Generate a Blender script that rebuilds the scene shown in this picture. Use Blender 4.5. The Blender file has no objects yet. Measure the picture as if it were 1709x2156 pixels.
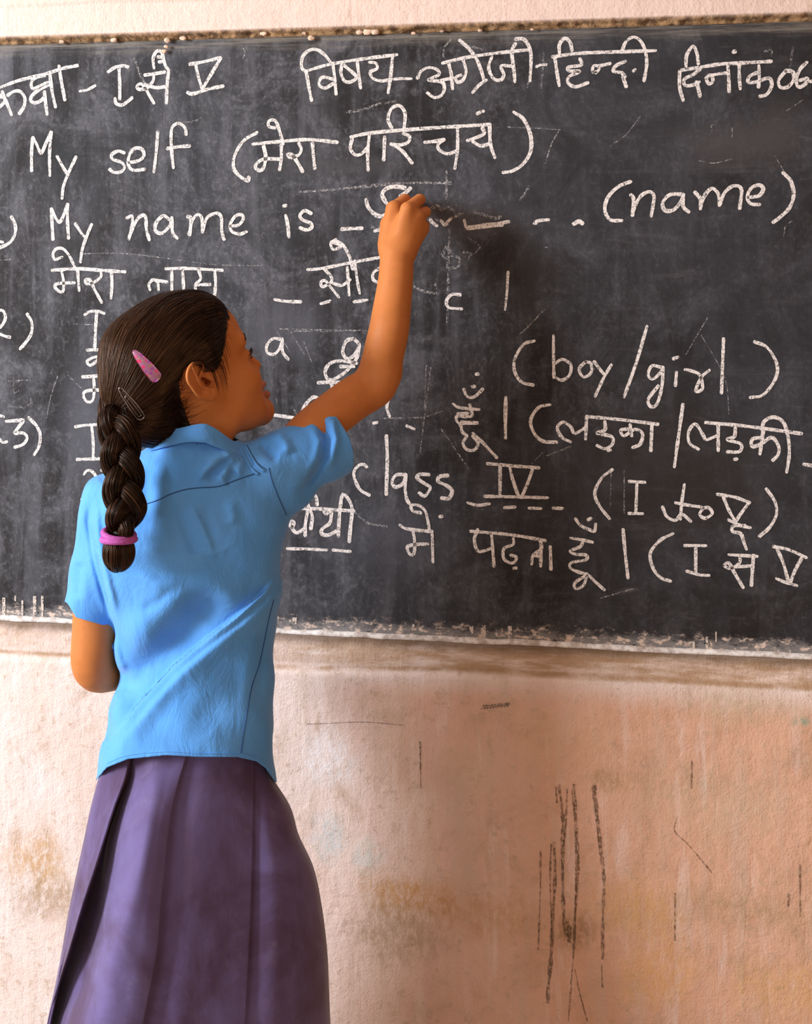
import bpy, math, random
import numpy as np
from mathutils import Vector, Matrix

random.seed(7)
rng = np.random.default_rng(7)
SC = bpy.context.scene
COL = SC.collection

# ------------------------------------------------------------------ camera
F = 2400.0                      # focal length in photo pixels (1709 x 2156)
U0, V0 = 854.5, 553.0           # vertical vanishing axis / horizon row
TH = math.radians(8.3)
CAM_D, CAM_H = 1.966, 1.34
C0 = np.array([0.0, -CAM_D, CAM_H])
FW = np.array([-math.sin(TH), math.cos(TH), 0.0])
RT = np.array([math.cos(TH), math.sin(TH), 0.0])
UP = np.array([0.0, 0.0, 1.0])

cam_data = bpy.data.cameras.new('camera')
cam = bpy.data.objects.new('camera', cam_data)
COL.objects.link(cam)
cam.location = C0
cam.rotation_euler = (math.pi / 2, 0, TH)
cam_data.sensor_fit = 'VERTICAL'
cam_data.sensor_height = 36.0
cam_data.lens = F / 2156.0 * 36.0
cam_data.shift_y = -(1078.0 - V0) / 2156.0
SC.camera = cam

# ------------------------------------------------------------------ light
SC.view_settings.view_transform = 'Standard'
SC.view_settings.look = 'None'
SC.view_settings.exposure = -0.06
SC.view_settings.gamma = 1.0
world = bpy.data.worlds.new('world')
SC.world = world
world.use_nodes = True
bg = world.node_tree.nodes['Background']
bg.inputs[0].default_value = (1.0, 0.74, 0.55, 1)
bg.inputs[1].default_value = 0.16

def area(name, loc, target, sx, sy, power, col):
    d = bpy.data.lights.new(name, 'AREA')
    d.shape = 'RECTANGLE'; d.size = sx; d.size_y = sy
    d.energy = power; d.color = col
    o = bpy.data.objects.new(name, d)
    COL.objects.link(o)
    o.location = loc
    o.rotation_euler = (Vector(target) - Vector(loc)).to_track_quat('-Z', 'Y').to_euler()
    return o
area('window_daylight', (-3.36, -2.35, 2.0), (-0.35, -0.1, 0.95), 0.9, 1.2, 240, (0.86, 0.92, 1.0))
area('cool_fill_light', (-2.2, -4.1, 1.9), (-0.4, 0.0, 1.0), 1.8, 1.4, 26, (0.90, 0.95, 1.0))  # added cool fill from behind the viewer; no window stands there
area('doorway_sunlight', (2.0, -3.1, 1.45), (-0.2, 0.0, 1.0), 1.3, 1.9, 22, (1.0, 0.58, 0.33))

# ------------------------------------------------------------------ helpers
def W(u, v, y=0.0):
    """point where the sight line of photo pixel (u, v) crosses the plane at depth y"""
    a = (u - U0) / F; b = (V0 - v) / F
    d = FW + RT * a + UP * b
    t = (y - C0[1]) / d[1]
    return C0 + d * t

GO = np.array([-0.56, -0.34, 0.0])                 # where the girl stands
GR = np.array([0.9455, 0.3256, 0.0])               # her picture-right
GD = np.array([-0.3256, 0.9455, 0.0])              # away from the viewer
def G(u, v, q=0.0):
    a = (u - U0) / F; b = (V0 - v) / F
    d = FW + RT * a + UP * b
    t = (q - (C0 - GO) @ GD) / (d @ GD)
    return C0 + d * t
def pix(P):
    r = P - C0
    dz = r @ FW
    return U0 + F * (r @ RT) / dz, V0 - F * (r @ UP) / dz

def vnoise(x, y, seed=0):
    x = np.asarray(x, float); y = np.asarray(y, float)
    xi = np.floor(x).astype(np.int64); yi = np.floor(y).astype(np.int64)
    fx = x - xi; fy = y - yi
    fx = fx * fx * (3 - 2 * fx); fy = fy * fy * (3 - 2 * fy)
    def h(a, b):
        n = (a * 374761393 + b * 668265263 + seed * 1442695041) & 0xffffffff
        n = ((n ^ (n >> 13)) * 1274126177) & 0xffffffff
        return ((n ^ (n >> 16)) & 0xffff) / 65535.0
    return (h(xi, yi) * (1 - fx) + h(xi + 1, yi) * fx) * (1 - fy) + (h(xi, yi + 1) * (1 - fx) + h(xi + 1, yi + 1) * fx) * fy
def fbm(x, y, seed=0, oct=4):
    s = 0; a = 0.5
    for i in range(oct):
        s = s + a * vnoise(x * 2 ** i, y * 2 ** i, seed + i * 17); a *= 0.5
    return s
def sstep(e0, e1, x):
    t = np.clip((x - e0) / (e1 - e0), 0, 1)
    return t * t * (3 - 2 * t)
def catmull(pts, n=8, closed=False):
    P = np.asarray(pts, float)
    if len(P) < 3: 
        t = np.linspace(0, 1, n + 1)[:, None]
        return P[0] * (1 - t) + P[-1] * t
    if closed: Q = np.vstack([P[-1], P, P[0], P[1]])
    else: Q = np.vstack([2 * P[0] - P[1], P, 2 * P[-1] - P[-2]])
    out = []
    for i in range(1, len(Q) - 2):
        p0, p1, p2, p3 = Q[i - 1], Q[i], Q[i + 1], Q[i + 2]
        for t in np.linspace(0, 1, n, endpoint=False):
            out.append(0.5 * ((2 * p1) + (-p0 + p2) * t + (2 * p0 - 5 * p1 + 4 * p2 - p3) * t * t + (-p0 + 3 * p1 - 3 * p2 + p3) * t ** 3))
    if not closed: out.append(Q[-2])
    return np.array(out)

def mesh_obj(name, V, Fc, mat, parent=None, smooth=True):
    me = bpy.data.meshes.new(name)
    V = np.asarray(V, np.float32)
    if isinstance(Fc, np.ndarray):
        n, k = Fc.shape
        me.vertices.add(len(V)); me.vertices.foreach_set('co', V.ravel())
        me.loops.add(n * k); me.loops.foreach_set('vertex_index', Fc.astype(np.int32).ravel())
        me.polygons.add(n)
        me.polygons.foreach_set('loop_start', np.arange(0, n * k, k, dtype=np.int32))
        me.polygons.foreach_set('loop_total', np.full(n, k, np.int32))
        me.update(calc_edges=True); me.validate()
    else:
        me.from_pydata([tuple(map(float, p)) for p in V], [], Fc)
    me.polygons.foreach_set('use_smooth', [smooth] * len(me.polygons))
    me.update()
    if mat: me.materials.append(mat)
    o = bpy.data.objects.new(name, me)
    COL.objects.link(o)
    if parent: o.parent = parent
    return o
def origin_to(o, loc):
    """move a mesh object's origin without moving the mesh"""
    loc = Vector(loc)
    o.data.transform(Matrix.Translation(-loc)); o.location = loc
def tag(o, label=None, cat=None, group=None, kind=None):
    if label: o['label'] = label
    if cat: o['category'] = cat
    if group: o['group'] = group
    if kind: o['kind'] = kind
    return o

class MB:
    """collects pieces of one mesh"""
    def __init__(s): s.V = []; s.F = []; s.n = 0
    def add(s, V, Fc):
        V = np.asarray(V, float)
        s.V.append(V); s.F += [tuple(int(i) + s.n for i in f) for f in Fc]; s.n += len(V)
    def box(s, lo, hi):
        x0, y0, z0 = lo; x1, y1, z1 = hi
        V = [(x0,y0,z0),(x1,y0,z0),(x1,y1,z0),(x0,y1,z0),(x0,y0,z1),(x1,y0,z1),(x1,y1,z1),(x0,y1,z1)]
        s.add(V, [(0,3,2,1),(4,5,6,7),(0,1,5,4),(1,2,6,5),(2,3,7,6),(3,0,4,7)])
    def tube(s, P, r, sides=6, closed=False):
        P = np.asarray(P, float); n = len(P)
        r = np.broadcast_to(np.asarray(r, float), (n,))
        if closed: T = np.roll(P, -1, 0) - np.roll(P, 1, 0)
        else: T = np.gradient(P, axis=0)
        T /= np.linalg.norm(T, axis=1)[:, None] + 1e-12
        ref = np.array([0.3, -0.8, 0.52]); 
        N = np.cross(T, ref); N /= np.linalg.norm(N, axis=1)[:, None] + 1e-12
        B = np.cross(T, N)
        a = np.linspace(0, 2 * math.pi, sides, endpoint=False)
        V = P[:, None] + r[:, None, None] * (np.cos(a)[None, :, None] * N[:, None] + np.sin(a)[None, :, None] * B[:, None])
        Fc = []
        for i in range(n if closed else n - 1):
            j = (i + 1) % n
            for k in range(sides):
                l = (k + 1) % sides
                Fc.append((i * sides + k, i * sides + l, j * sides + l, j * sides + k))
        V = V.reshape(-1, 3)
        if not closed:
            Fc.append(tuple(range(sides - 1, -1, -1))); Fc.append(tuple(range((n - 1) * sides, n * sides)))
        s.add(V, Fc)
    def build(s, name, mat, parent=None, smooth=True):
        return mesh_obj(name, np.vstack(s.V), s.F, mat, parent, smooth)

def tubes_mesh(P, R, sides=3):
    """many strands at once: P (n, m, 3), R (n, m) -> verts, quads"""
    n, m, _ = P.shape
    T = np.gradient(P, axis=1); T /= np.linalg.norm(T, axis=2)[..., None] + 1e-12
    ref = np.array([0.31, -0.81, 0.49]); N = np.cross(T, ref); N /= np.linalg.norm(N, axis=2)[..., None] + 1e-9
    B = np.cross(T, N)
    a = np.linspace(0, 2 * math.pi, sides, endpoint=False)
    V = P[:, :, None] + R[:, :, None, None] * (np.cos(a)[:, None] * N[:, :, None] + np.sin(a)[:, None] * B[:, :, None])
    idx = np.arange(n * m * sides).reshape(n, m, sides)
    q = np.stack([idx[:, :-1], np.roll(idx, -1, 2)[:, :-1], np.roll(idx, -1, 2)[:, 1:], idx[:, 1:]], -1)
    return V.reshape(-1, 3), q.reshape(-1, 4)

# ------------------------------------------------------------------ node materials
class NT:
    def __init__(s, name):
        s.m = bpy.data.materials.new(name); s.m.use_nodes = True
        s.t = s.m.node_tree; s.b = s.t.nodes['Principled BSDF']
    def n(s, typ, **kw):
        nd = s.t.nodes.new(typ)
        for k, v in kw.items(): setattr(nd, k, v)
        return nd
    def link(s, a, b): s.t.links.new(a, b)
    def put(s, sock, val):
        if hasattr(val, 'links') or isinstance(val, bpy.types.NodeSocket): s.link(val, sock)
        else: sock.default_value = val
    def pos(s): return s.n('ShaderNodeNewGeometry').outputs['Position']
    def obj(s): return s.n('ShaderNodeTexCoord').outputs['Object']
    def mapping(s, vec, scale=(1,1,1), rot=(0,0,0), loc=(0,0,0)):
        m = s.n('ShaderNodeMapping'); s.link(vec, m.inputs['Vector'])
        m.inputs['Scale'].default_value = scale; m.inputs['Rotation'].default_value = rot; m.inputs['Location'].default_value = loc
        return m.outputs[0]
    def noise(s, vec, scale, detail=4, rough=0.55, dist=0.0):
        nd = s.n('ShaderNodeTexNoise'); s.link(vec, nd.inputs['Vector'])
        nd.inputs['Scale'].default_value = scale; nd.inputs['Detail'].default_value = detail
        nd.inputs['Roughness'].default_value = rough; nd.inputs['Distortion'].default_value = dist
        return nd.outputs[0]
    def ramp(s, fac, e0, e1, lo=0.0, hi=1.0, smooth=True):
        nd = s.n('ShaderNodeMapRange', interpolation_type='SMOOTHSTEP' if smooth else 'LINEAR')
        s.put(nd.inputs[0], fac)
        nd.inputs[1].default_value = e0; nd.inputs[2].default_value = e1; nd.inputs[3].default_value = lo; nd.inputs[4].default_value = hi
        return nd.outputs[0]
    def math(s, op, a, b=0.0, c=0.0):
        nd = s.n('ShaderNodeMath', operation=op)
        s.put(nd.inputs[0], a); s.put(nd.inputs[1], b); s.put(nd.inputs[2], c)
        return nd.outputs[0]
    def mix(s, fac, a, b):
        nd = s.n('ShaderNodeMix', data_type='RGBA')
        s.put(nd.inputs[0], fac)
        for sock, v in ((nd.inputs[6], a), (nd.inputs[7], b)):
            if isinstance(v, tuple) and len(v) == 3: v = v + (1.0,)
            s.put(sock, v)
        return nd.outputs[2]
    def xyz(s, vec):
        nd = s.n('ShaderNodeSeparateXYZ'); s.link(vec, nd.inputs[0]); return nd.outputs
    def blob(s, P, x, z, sx, sz, wob=None):
        """soft spot on the wall round (x, z), 1 in its middle and 0 outside"""
        dx = s.math('MULTIPLY', s.math('SUBTRACT', P[0], x), 1.0 / sx)
        dz = s.math('MULTIPLY', s.math('SUBTRACT', P[2], z), 1.0 / sz)
        r = s.math('SQRT', s.math('ADD', s.math('MULTIPLY', dx, dx), s.math('MULTIPLY', dz, dz)))
        if wob is not None: r = s.math('ADD', r, wob)
        return s.ramp(r, 1.1, 0.15)
    def bump(s, h, strength=0.3, dist=0.002, normal=None):
        nd = s.n('ShaderNodeBump'); s.link(h, nd.inputs['Height'])
        nd.inputs['Strength'].default_value = strength; nd.inputs['Distance'].default_value = dist
        if normal is not None: s.link(normal, nd.inputs['Normal'])
        return nd.outputs[0]
    def done(s, color=None, rough=None, normal=None, **kw):
        if color is not None: s.put(s.b.inputs['Base Color'], color + (1.0,) if isinstance(color, tuple) and len(color) == 3 else color)
        if rough is not None: s.put(s.b.inputs['Roughness'], rough)
        if normal is not None: s.link(normal, s.b.inputs['Normal'])
        for k, v in kw.items(): s.put(s.b.inputs[k.replace('_', ' ')], v)
        return s.m
# ================================================================== THE ROOM
BOARD_Z0, BOARD_Z1 = 0.685, 1.740
FLOOR = -0.12
def step_z(x): return 0.617 + 0.006 * sstep(-1.0, -0.3, x) + 0.018 * sstep(-0.5, 0.4, x)

def mat_plaster():
    t = NT('old_pink_plaster'); P = t.pos(); X = t.xyz(P)
    warp = t.noise(P, 6, 5, 0.6)
    n1 = t.noise(P, 2.6, 6, 0.62, 0.6)
    n2 = t.noise(t.mapping(P, (30, 30, 4)), 1.0, 6, 0.65, 0.4)      # vertical wiping
    n3 = t.noise(P, 60, 5, 0.65)
    n4 = t.noise(P, 11, 6, 0.7, 0.5)
    n5 = t.noise(P, 260, 3, 0.6)
    c = t.mix(t.ramp(n1, 0.36, 0.64), (0.74, 0.57, 0.49), (0.76, 0.65, 0.60))
    # lower right wall: its warm shade is painted in as darker pink-orange
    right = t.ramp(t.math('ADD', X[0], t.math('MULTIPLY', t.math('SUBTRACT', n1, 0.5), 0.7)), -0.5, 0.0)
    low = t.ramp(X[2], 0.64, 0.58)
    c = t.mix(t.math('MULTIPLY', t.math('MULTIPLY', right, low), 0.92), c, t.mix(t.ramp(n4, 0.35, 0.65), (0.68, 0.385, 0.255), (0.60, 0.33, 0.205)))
    c = t.mix(t.math('MULTIPLY', t.ramp(n2, 0.50, 0.70), 0.45), c, (0.56, 0.43, 0.33))
    c = t.mix(t.math('MULTIPLY', t.ramp(n4, 0.53, 0.70), 0.50), c, (0.48, 0.34, 0.23))
    c = t.mix(t.math('MULTIPLY', t.ramp(n2, 0.48, 0.28), 0.30), c, (0.86, 0.80, 0.77))
    c = t.mix(t.math('MULTIPLY', t.ramp(n3, 0.56, 0.70), 0.55), c, (0.46, 0.33, 0.22))
    wob = t.math('MULTIPLY', t.math('SUBTRACT', t.noise(t.mapping(P, (14, 14, 7)), 1.0, 6, 0.7), 0.5), 2.6)
    gritty = t.math('ADD', t.math('MULTIPLY', t.ramp(t.noise(t.mapping(P, (90, 90, 45)), 1.0, 6, 0.75), 0.38, 0.58), 0.85), 0.25)
    for (u, v, su, sv, col, k) in [
        (75, 1815, 85, 70, (0.52, 0.30, 0.12), 0.75), (110, 1890, 110, 55, (0.36, 0.24, 0.14), 0.55),
        (860, 1880, 110, 50, (0.52, 0.29, 0.11), 0.75), (820, 1960, 130, 60, (0.36, 0.25, 0.15), 0.55),
        (1060, 1930, 150, 60, (0.50, 0.28, 0.13), 0.5), (1290, 1640, 60, 30, (0.40, 0.24, 0.12), 0.6),
        (1350, 1905, 110, 60, (0.62, 0.36, 0.14), 0.6), (1560, 1910, 150, 45, (0.42, 0.27, 0.15), 0.6),
        (1215, 1960, 50, 40, (0.30, 0.17, 0.08), 0.65), (1380, 2060, 80, 70, (0.66, 0.36, 0.12), 0.55),
        (1640, 2080, 110, 60, (0.66, 0.38, 0.14), 0.5), (1500, 1700, 150, 90, (0.50, 0.40, 0.26), 0.35),
        (1150, 1560, 120, 70, (0.66, 0.40, 0.24), 0.4), (980, 1620, 120, 60, (0.62, 0.46, 0.33), 0.4),
        (700, 1760, 50, 60, (0.56, 0.66, 0.68), 0.55), (690, 1600, 70, 60, (0.80, 0.79, 0.80), 0.6), (770, 1800, 40, 40, (0.52, 0.64, 0.62), 0.4),
        (1570, 1490, 130, 40, (0.50, 0.40, 0.26), 0.5), (1690, 1520, 22, 12, (0.28, 0.38, 0.27), 0.7)]:
        p = W(u, v, -0.01)
        c = t.mix(t.math('MULTIPLY', t.math('MULTIPLY', t.blob(X, float(p[0]), float(p[2]), su / 1000.0, sv / 1000.0, wob), gritty), k), c, col)
    # brown grime and painted-in shade on the bare strip under the board, and broken, earthy render along its upper edge
    strip = t.math('MULTIPLY', t.ramp(X[2], 0.628, 0.640), t.ramp(X[2], 0.74, 0.70))
    gr = t.noise(t.mapping(P, (7, 7, 40)), 1.0, 6, 0.7)
    c = t.mix(t.math('MULTIPLY', strip, t.math('MULTIPLY', t.ramp(gr, 0.36, 0.60, 0.2, 0.95), t.ramp(X[0], -0.75, -0.2, 0.30, 0.95))), c, (0.40, 0.25, 0.14))
    seam = t.math('MULTIPLY', t.ramp(t.math('ADD', X[2], t.math('MULTIPLY', n4, 0.02)), 0.672, 0.690), t.ramp(X[2], 0.74, 0.70))  # dark crack line under the ledge, with its shade painted in
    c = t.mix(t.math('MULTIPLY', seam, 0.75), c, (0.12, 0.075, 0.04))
    seam2 = t.ramp(t.math('ABSOLUTE', t.math('SUBTRACT', t.math('SUBTRACT', X[2], t.math('MULTIPLY', right, 0.012)), 0.626)), 0.007, 0.0005)
    c = t.mix(t.math('MULTIPLY', seam2, t.ramp(n4, 0.35, 0.6, 0.1, 0.8)), c, (0.34, 0.20, 0.10))
    edge = t.math('MULTIPLY', t.ramp(X[2], 1.7555, 1.7505), t.ramp(X[2], 1.70, 1.72))
    c = t.mix(edge, c, t.mix(t.ramp(n3, 0.4, 0.6), (0.10, 0.055, 0.025), (0.36, 0.22, 0.11)))
    up = t.ramp(X[2], 1.745, 1.76)
    c = t.mix(t.math('MULTIPLY', up, 0.8), c, t.mix(t.ramp(n1, 0.35, 0.65), (0.74, 0.56, 0.475), (0.72, 0.525, 0.43)))
    c = t.mix(t.math('MULTIPLY', t.ramp(n5, 0.55, 0.75), 0.18), c, (0.40, 0.30, 0.22))
    h = t.math('ADD', t.math('MULTIPLY', n3, 0.6), t.math('ADD', t.math('MULTIPLY', n2, 0.5), t.math('MULTIPLY', n5, 0.25)))
    nrm = t.bump(h, 0.8, 0.005)
    cr = t.n('ShaderNodeTexVoronoi', feature='DISTANCE_TO_EDGE'); t.link(t.math('ADD', 0, 0), cr.inputs['Scale'])
    t.t.links.remove(cr.inputs['Scale'].links[0]); cr.inputs['Scale'].default_value = 5.0
    wv = t.n('ShaderNodeVectorMath', operation='ADD'); t.link(P, wv.inputs[0])
    nz = t.n('ShaderNodeTexNoise'); t.link(P, nz.inputs['Vector']); nz.inputs['Scale'].default_value = 9; nz.inputs['Detail'].default_value = 5
    t.link(nz.outputs[1], wv.inputs[1]); t.link(wv.outputs[0], cr.inputs['Vector'])
    crk = t.math('MULTIPLY', t.ramp(cr.outputs[0], 0.010, 0.002), t.ramp(n4, 0.52, 0.6))
    c = t.mix(t.math('MULTIPLY', crk, 0.35), c, (0.34, 0.22, 0.14))
    return t.done(c, 0.88, nrm, Specular_IOR_Level=0.2)
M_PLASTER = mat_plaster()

def simple(name, col, rough=0.6, nscale=40, var=0.12, bump=0.0, **kw):
    t = NT(name); P = t.pos(); n = t.noise(P, nscale, 4)
    c = t.mix(t.ramp(n, 0.3, 0.7), tuple(x * (1 - var) for x in col), tuple(min(1, x * (1 + var)) for x in col))
    return t.done(c, rough, t.bump(n, bump, 0.002) if bump else None, **kw)
M_LIME = simple('limewashed_side_wall', (0.66, 0.54, 0.45), 0.9, 3)
M_FLOOR = simple('worn_stone_floor', (0.36, 0.27, 0.20), 0.8, 8, 0.3)
M_FRAME = simple('weathered_window_wood', (0.20, 0.26, 0.25), 0.6, 25)

# ---- wall with the board: a height field, fine where the photo looks
def wall_height(x, z):
    zs = step_z(x) + 0.006 * (fbm(x * 18, z * 0 + 3.3, 5) - 0.5)
    lower = -0.011 + 0.0025 * (fbm(x * 14, z * 9, 1) - 0.5) + 0.0012 * (fbm(x * 60, z * 40, 2) - 0.5)
    # flakes of lost paint
    fl = fbm(x * 34 + 4, z * 34, 9, 3)
    lower = lower + 0.0011 * sstep(0.50, 0.52, fl) * sstep(0.45, 0.6, fbm(x * 5, z * 7, 14, 2))
    strip = -0.002 + 0.003 * (fbm(x * 30, z * 70, 3) - 0.5)
    k = sstep(-0.007, 0.004, zs - z)
    y = strip * (1 - k) + lower * k
    jag = 0.010 * (fbm(x * 12, 0.5 + 0 * z, 11) - 0.45) + 0.008 * (fbm(x * 55, 7.5 + 0 * z, 12) - 0.5)
    top = -0.014 + 0.002 * (fbm(x * 7, z * 7, 21) - 0.5) + 0.0008 * (fbm(x * 40, z * 40, 22) - 0.5)
    top = top - 0.003 * sstep(0.0, 0.006, z - (1.803 + 0.02 * (fbm(x * 3, 2.2 + 0 * z, 23) - 0.5) + 0.03 * sstep(-0.6, 0.0, x)))
    kt = sstep(-0.002, 0.0035, z - (BOARD_Z1 + 0.006 + jag))
    crumb = -0.004 + 0.007 * (fbm(x * 90, z * 90, 24) - 0.5)
    up = crumb * (1 - kt) + top * kt
    in_board = sstep(BOARD_Z0 - 0.0005, BOARD_Z0 + 0.0005, z) * (1 - sstep(BOARD_Z1 - 0.001, BOARD_Z1, z)) 
    y = np.where(z > 1.4, up, y)
    return y * (1 - in_board) + 0.0155 * in_board
xs = np.concatenate([np.linspace(-3.4, -1.25, 8), np.arange(-1.2, 0.56, 0.0036), np.linspace(0.6, 1.9, 6)])
zs_ = np.concatenate([np.linspace(FLOOR, 0.12, 4), np.arange(0.15, 0.70, 0.0036), np.linspace(0.72, 1.70, 12), np.arange(1.722, 1.90, 0.0026), np.linspace(1.95, 2.7, 6)])
XX, ZZ = np.meshgrid(xs, zs_, indexing='ij')
YY = wall_height(XX, ZZ)
idx = np.arange(XX.size).reshape(XX.shape)
quads = np.stack([idx[:-1, :-1], idx[1:, :-1], idx[1:, 1:], idx[:-1, 1:]], -1).reshape(-1, 4)
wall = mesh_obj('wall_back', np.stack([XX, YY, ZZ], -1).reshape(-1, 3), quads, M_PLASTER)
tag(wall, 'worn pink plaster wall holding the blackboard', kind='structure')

m = MB(); m.box((-3.4, -4.2, FLOOR - 0.08), (1.9, 0.0, FLOOR))
tag(m.build('floor', M_FLOOR, smooth=False), 'worn stone classroom floor', kind='structure')
m = MB(); m.box((-3.4, -4.2, 2.7), (1.9, 0.0, 2.78))
tag(m.build('ceiling', M_LIME, smooth=False), 'limewashed classroom ceiling', kind='structure')
m = MB()                                            # window wall on the left, with its opening
wx0, wx1 = -3.55, -3.40
m.box((wx0, -4.2, FLOOR), (wx1, -2.95, 2.7)); m.box((wx0, -1.75, FLOOR), (wx1, 0.0, 2.7))
m.box((wx0, -2.95, FLOOR), (wx1, -1.75, 1.20)); m.box((wx0, -2.95, 2.65), (wx1, -1.75, 2.7))
tag(m.build('wall_left', M_LIME, smooth=False), 'limewashed wall with the window', kind='structure')
m = MB()
m.box((-3.53, -2.95, 1.20), (-3.42, -2.89, 2.65)); m.box((-3.53, -1.81, 1.20), (-3.42, -1.75, 2.65))
m.box((-3.53, -2.89, 1.20), (-3.42, -1.81, 1.26)); m.box((-3.53, -2.89, 2.59), (-3.42, -1.81, 2.65))
tag(m.build('window_1', M_FRAME, smooth=False), 'open wooden window frame in the left wall', kind='structure')

# long dark drips that ran down the plaster
def mat_drip():
    t = NT('dried_drip'); P = t.pos()
    a = t.ramp(t.noise(t.mapping(P, (300, 300, 170)), 1.0, 5, 0.75), 0.36, 0.66, 0.0, 0.85)
    return t.done((0.12, 0.07, 0.035), 0.8, None, Alpha=a)
M_DRIP = mat_drip()
def ribbon_wall(m, pts, w, lift):
    P = catmull(pts, 10)
    Q = np.array([W(u, v, -0.011) for u, v in P])
    n = len(Q)
    ww = w / 2 / 1200 * (0.55 + 0.9 * np.array([vnoise(i * 0.5, pts[0][0], 3) for i in range(n)]))
    T = np.gradient(Q, axis=0); T[:, 1] = 0; T /= np.linalg.norm(T, axis=1)[:, None]
    N = np.stack([-T[:, 2], 0 * T[:, 0], T[:, 0]], 1)
    L = Q + N * ww[:, None]; R = Q - N * ww[:, None]
    for A in (L, R): A[:, 1] = wall_height(A[:, 0], A[:, 2]) - lift
    V = np.vstack([L, R]); m.add(V, [(i, i + 1, n + i + 1, n + i) for i in range(n - 1)])
m = MB()
for pts, w in [([(1166,1772),(1168,1850),(1163,1930),(1160,2010),(1154,2080),(1153,2112)], 7), ([(1160,1775),(1158,1850),(1161,1960)], 3),
    ([(1138,1790),(1137,1880),(1134,1960),(1133,2000)], 3.5), ([(1176,1650),(1184,1720),(1184,1800),(1185,1900),(1192,1965),(1205,1990)], 7),
    ([(1208,1650),(1214,1750),(1216,1830),(1210,1930),(1208,2000)], 5), ([(1204,1660),(1211,1760),(1211,1930),(1200,2100),(1196,2150)], 3),
    ([(1251,1652),(1258,1730),(1266,1800),(1271,1860),(1268,1950),(1269,2020)], 6), ([(1246,1655),(1254,1720),(1262,1800)], 3),
    ([(1170,1655),(1172,1690)], 4), ([(1194,1660),(1190,1740),(1186,1780)], 4), ([(1210,2040),(1220,2090),(1236,2150)], 2.5), ([(1266,2030),(1268,2080)], 3),
    ([(1195,1940),(1200,1975)], 9), ([(1683,1820),(1684,1930)], 4), ([(1660,1880),(1658,1915)], 4), ([(1425,1720),(1420,1750),(1450,1780),(1500,1840)], 2),
    ([(1456,1600),(1455,1660)], 2.5), ([(1420,1880),(1420,1980)], 3.5), ([(884,1560),(886,1660)], 3)]:
    m = MB(); ribbon_wall(m, pts, w, 0.0009); m.build('drip_stain', M_DRIP, wall)
def mat_pencil():
    t = NT('faint_pencil_scribble'); P = t.pos()
    return t.done((0.20, 0.14, 0.12), 0.8, None, Alpha=t.ramp(t.noise(P, 500, 2), 0.40, 0.56, 0.0, 0.85))
m = MB()
zig = [(1014 + 3 * i + (1.2 if i % 2 else 0), 1489 - 0.3 * i + (-5 if i % 2 else 4)) for i in range(20)]
ribbon_wall(m, zig, 2.0, 0.001); ribbon_wall(m, [(1012,1492),(1045,1487),(1074,1482)], 1.6, 0.0012); ribbon_wall(m, [(1016,1486),(1050,1483),(1072,1480)], 1.4, 0.0012)
ribbon_wall(m, [(645,1524),(760,1520),(850,1526)], 1.4, 0.001)
m.build('pencil_scribble', mat_pencil(), wall)

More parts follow.
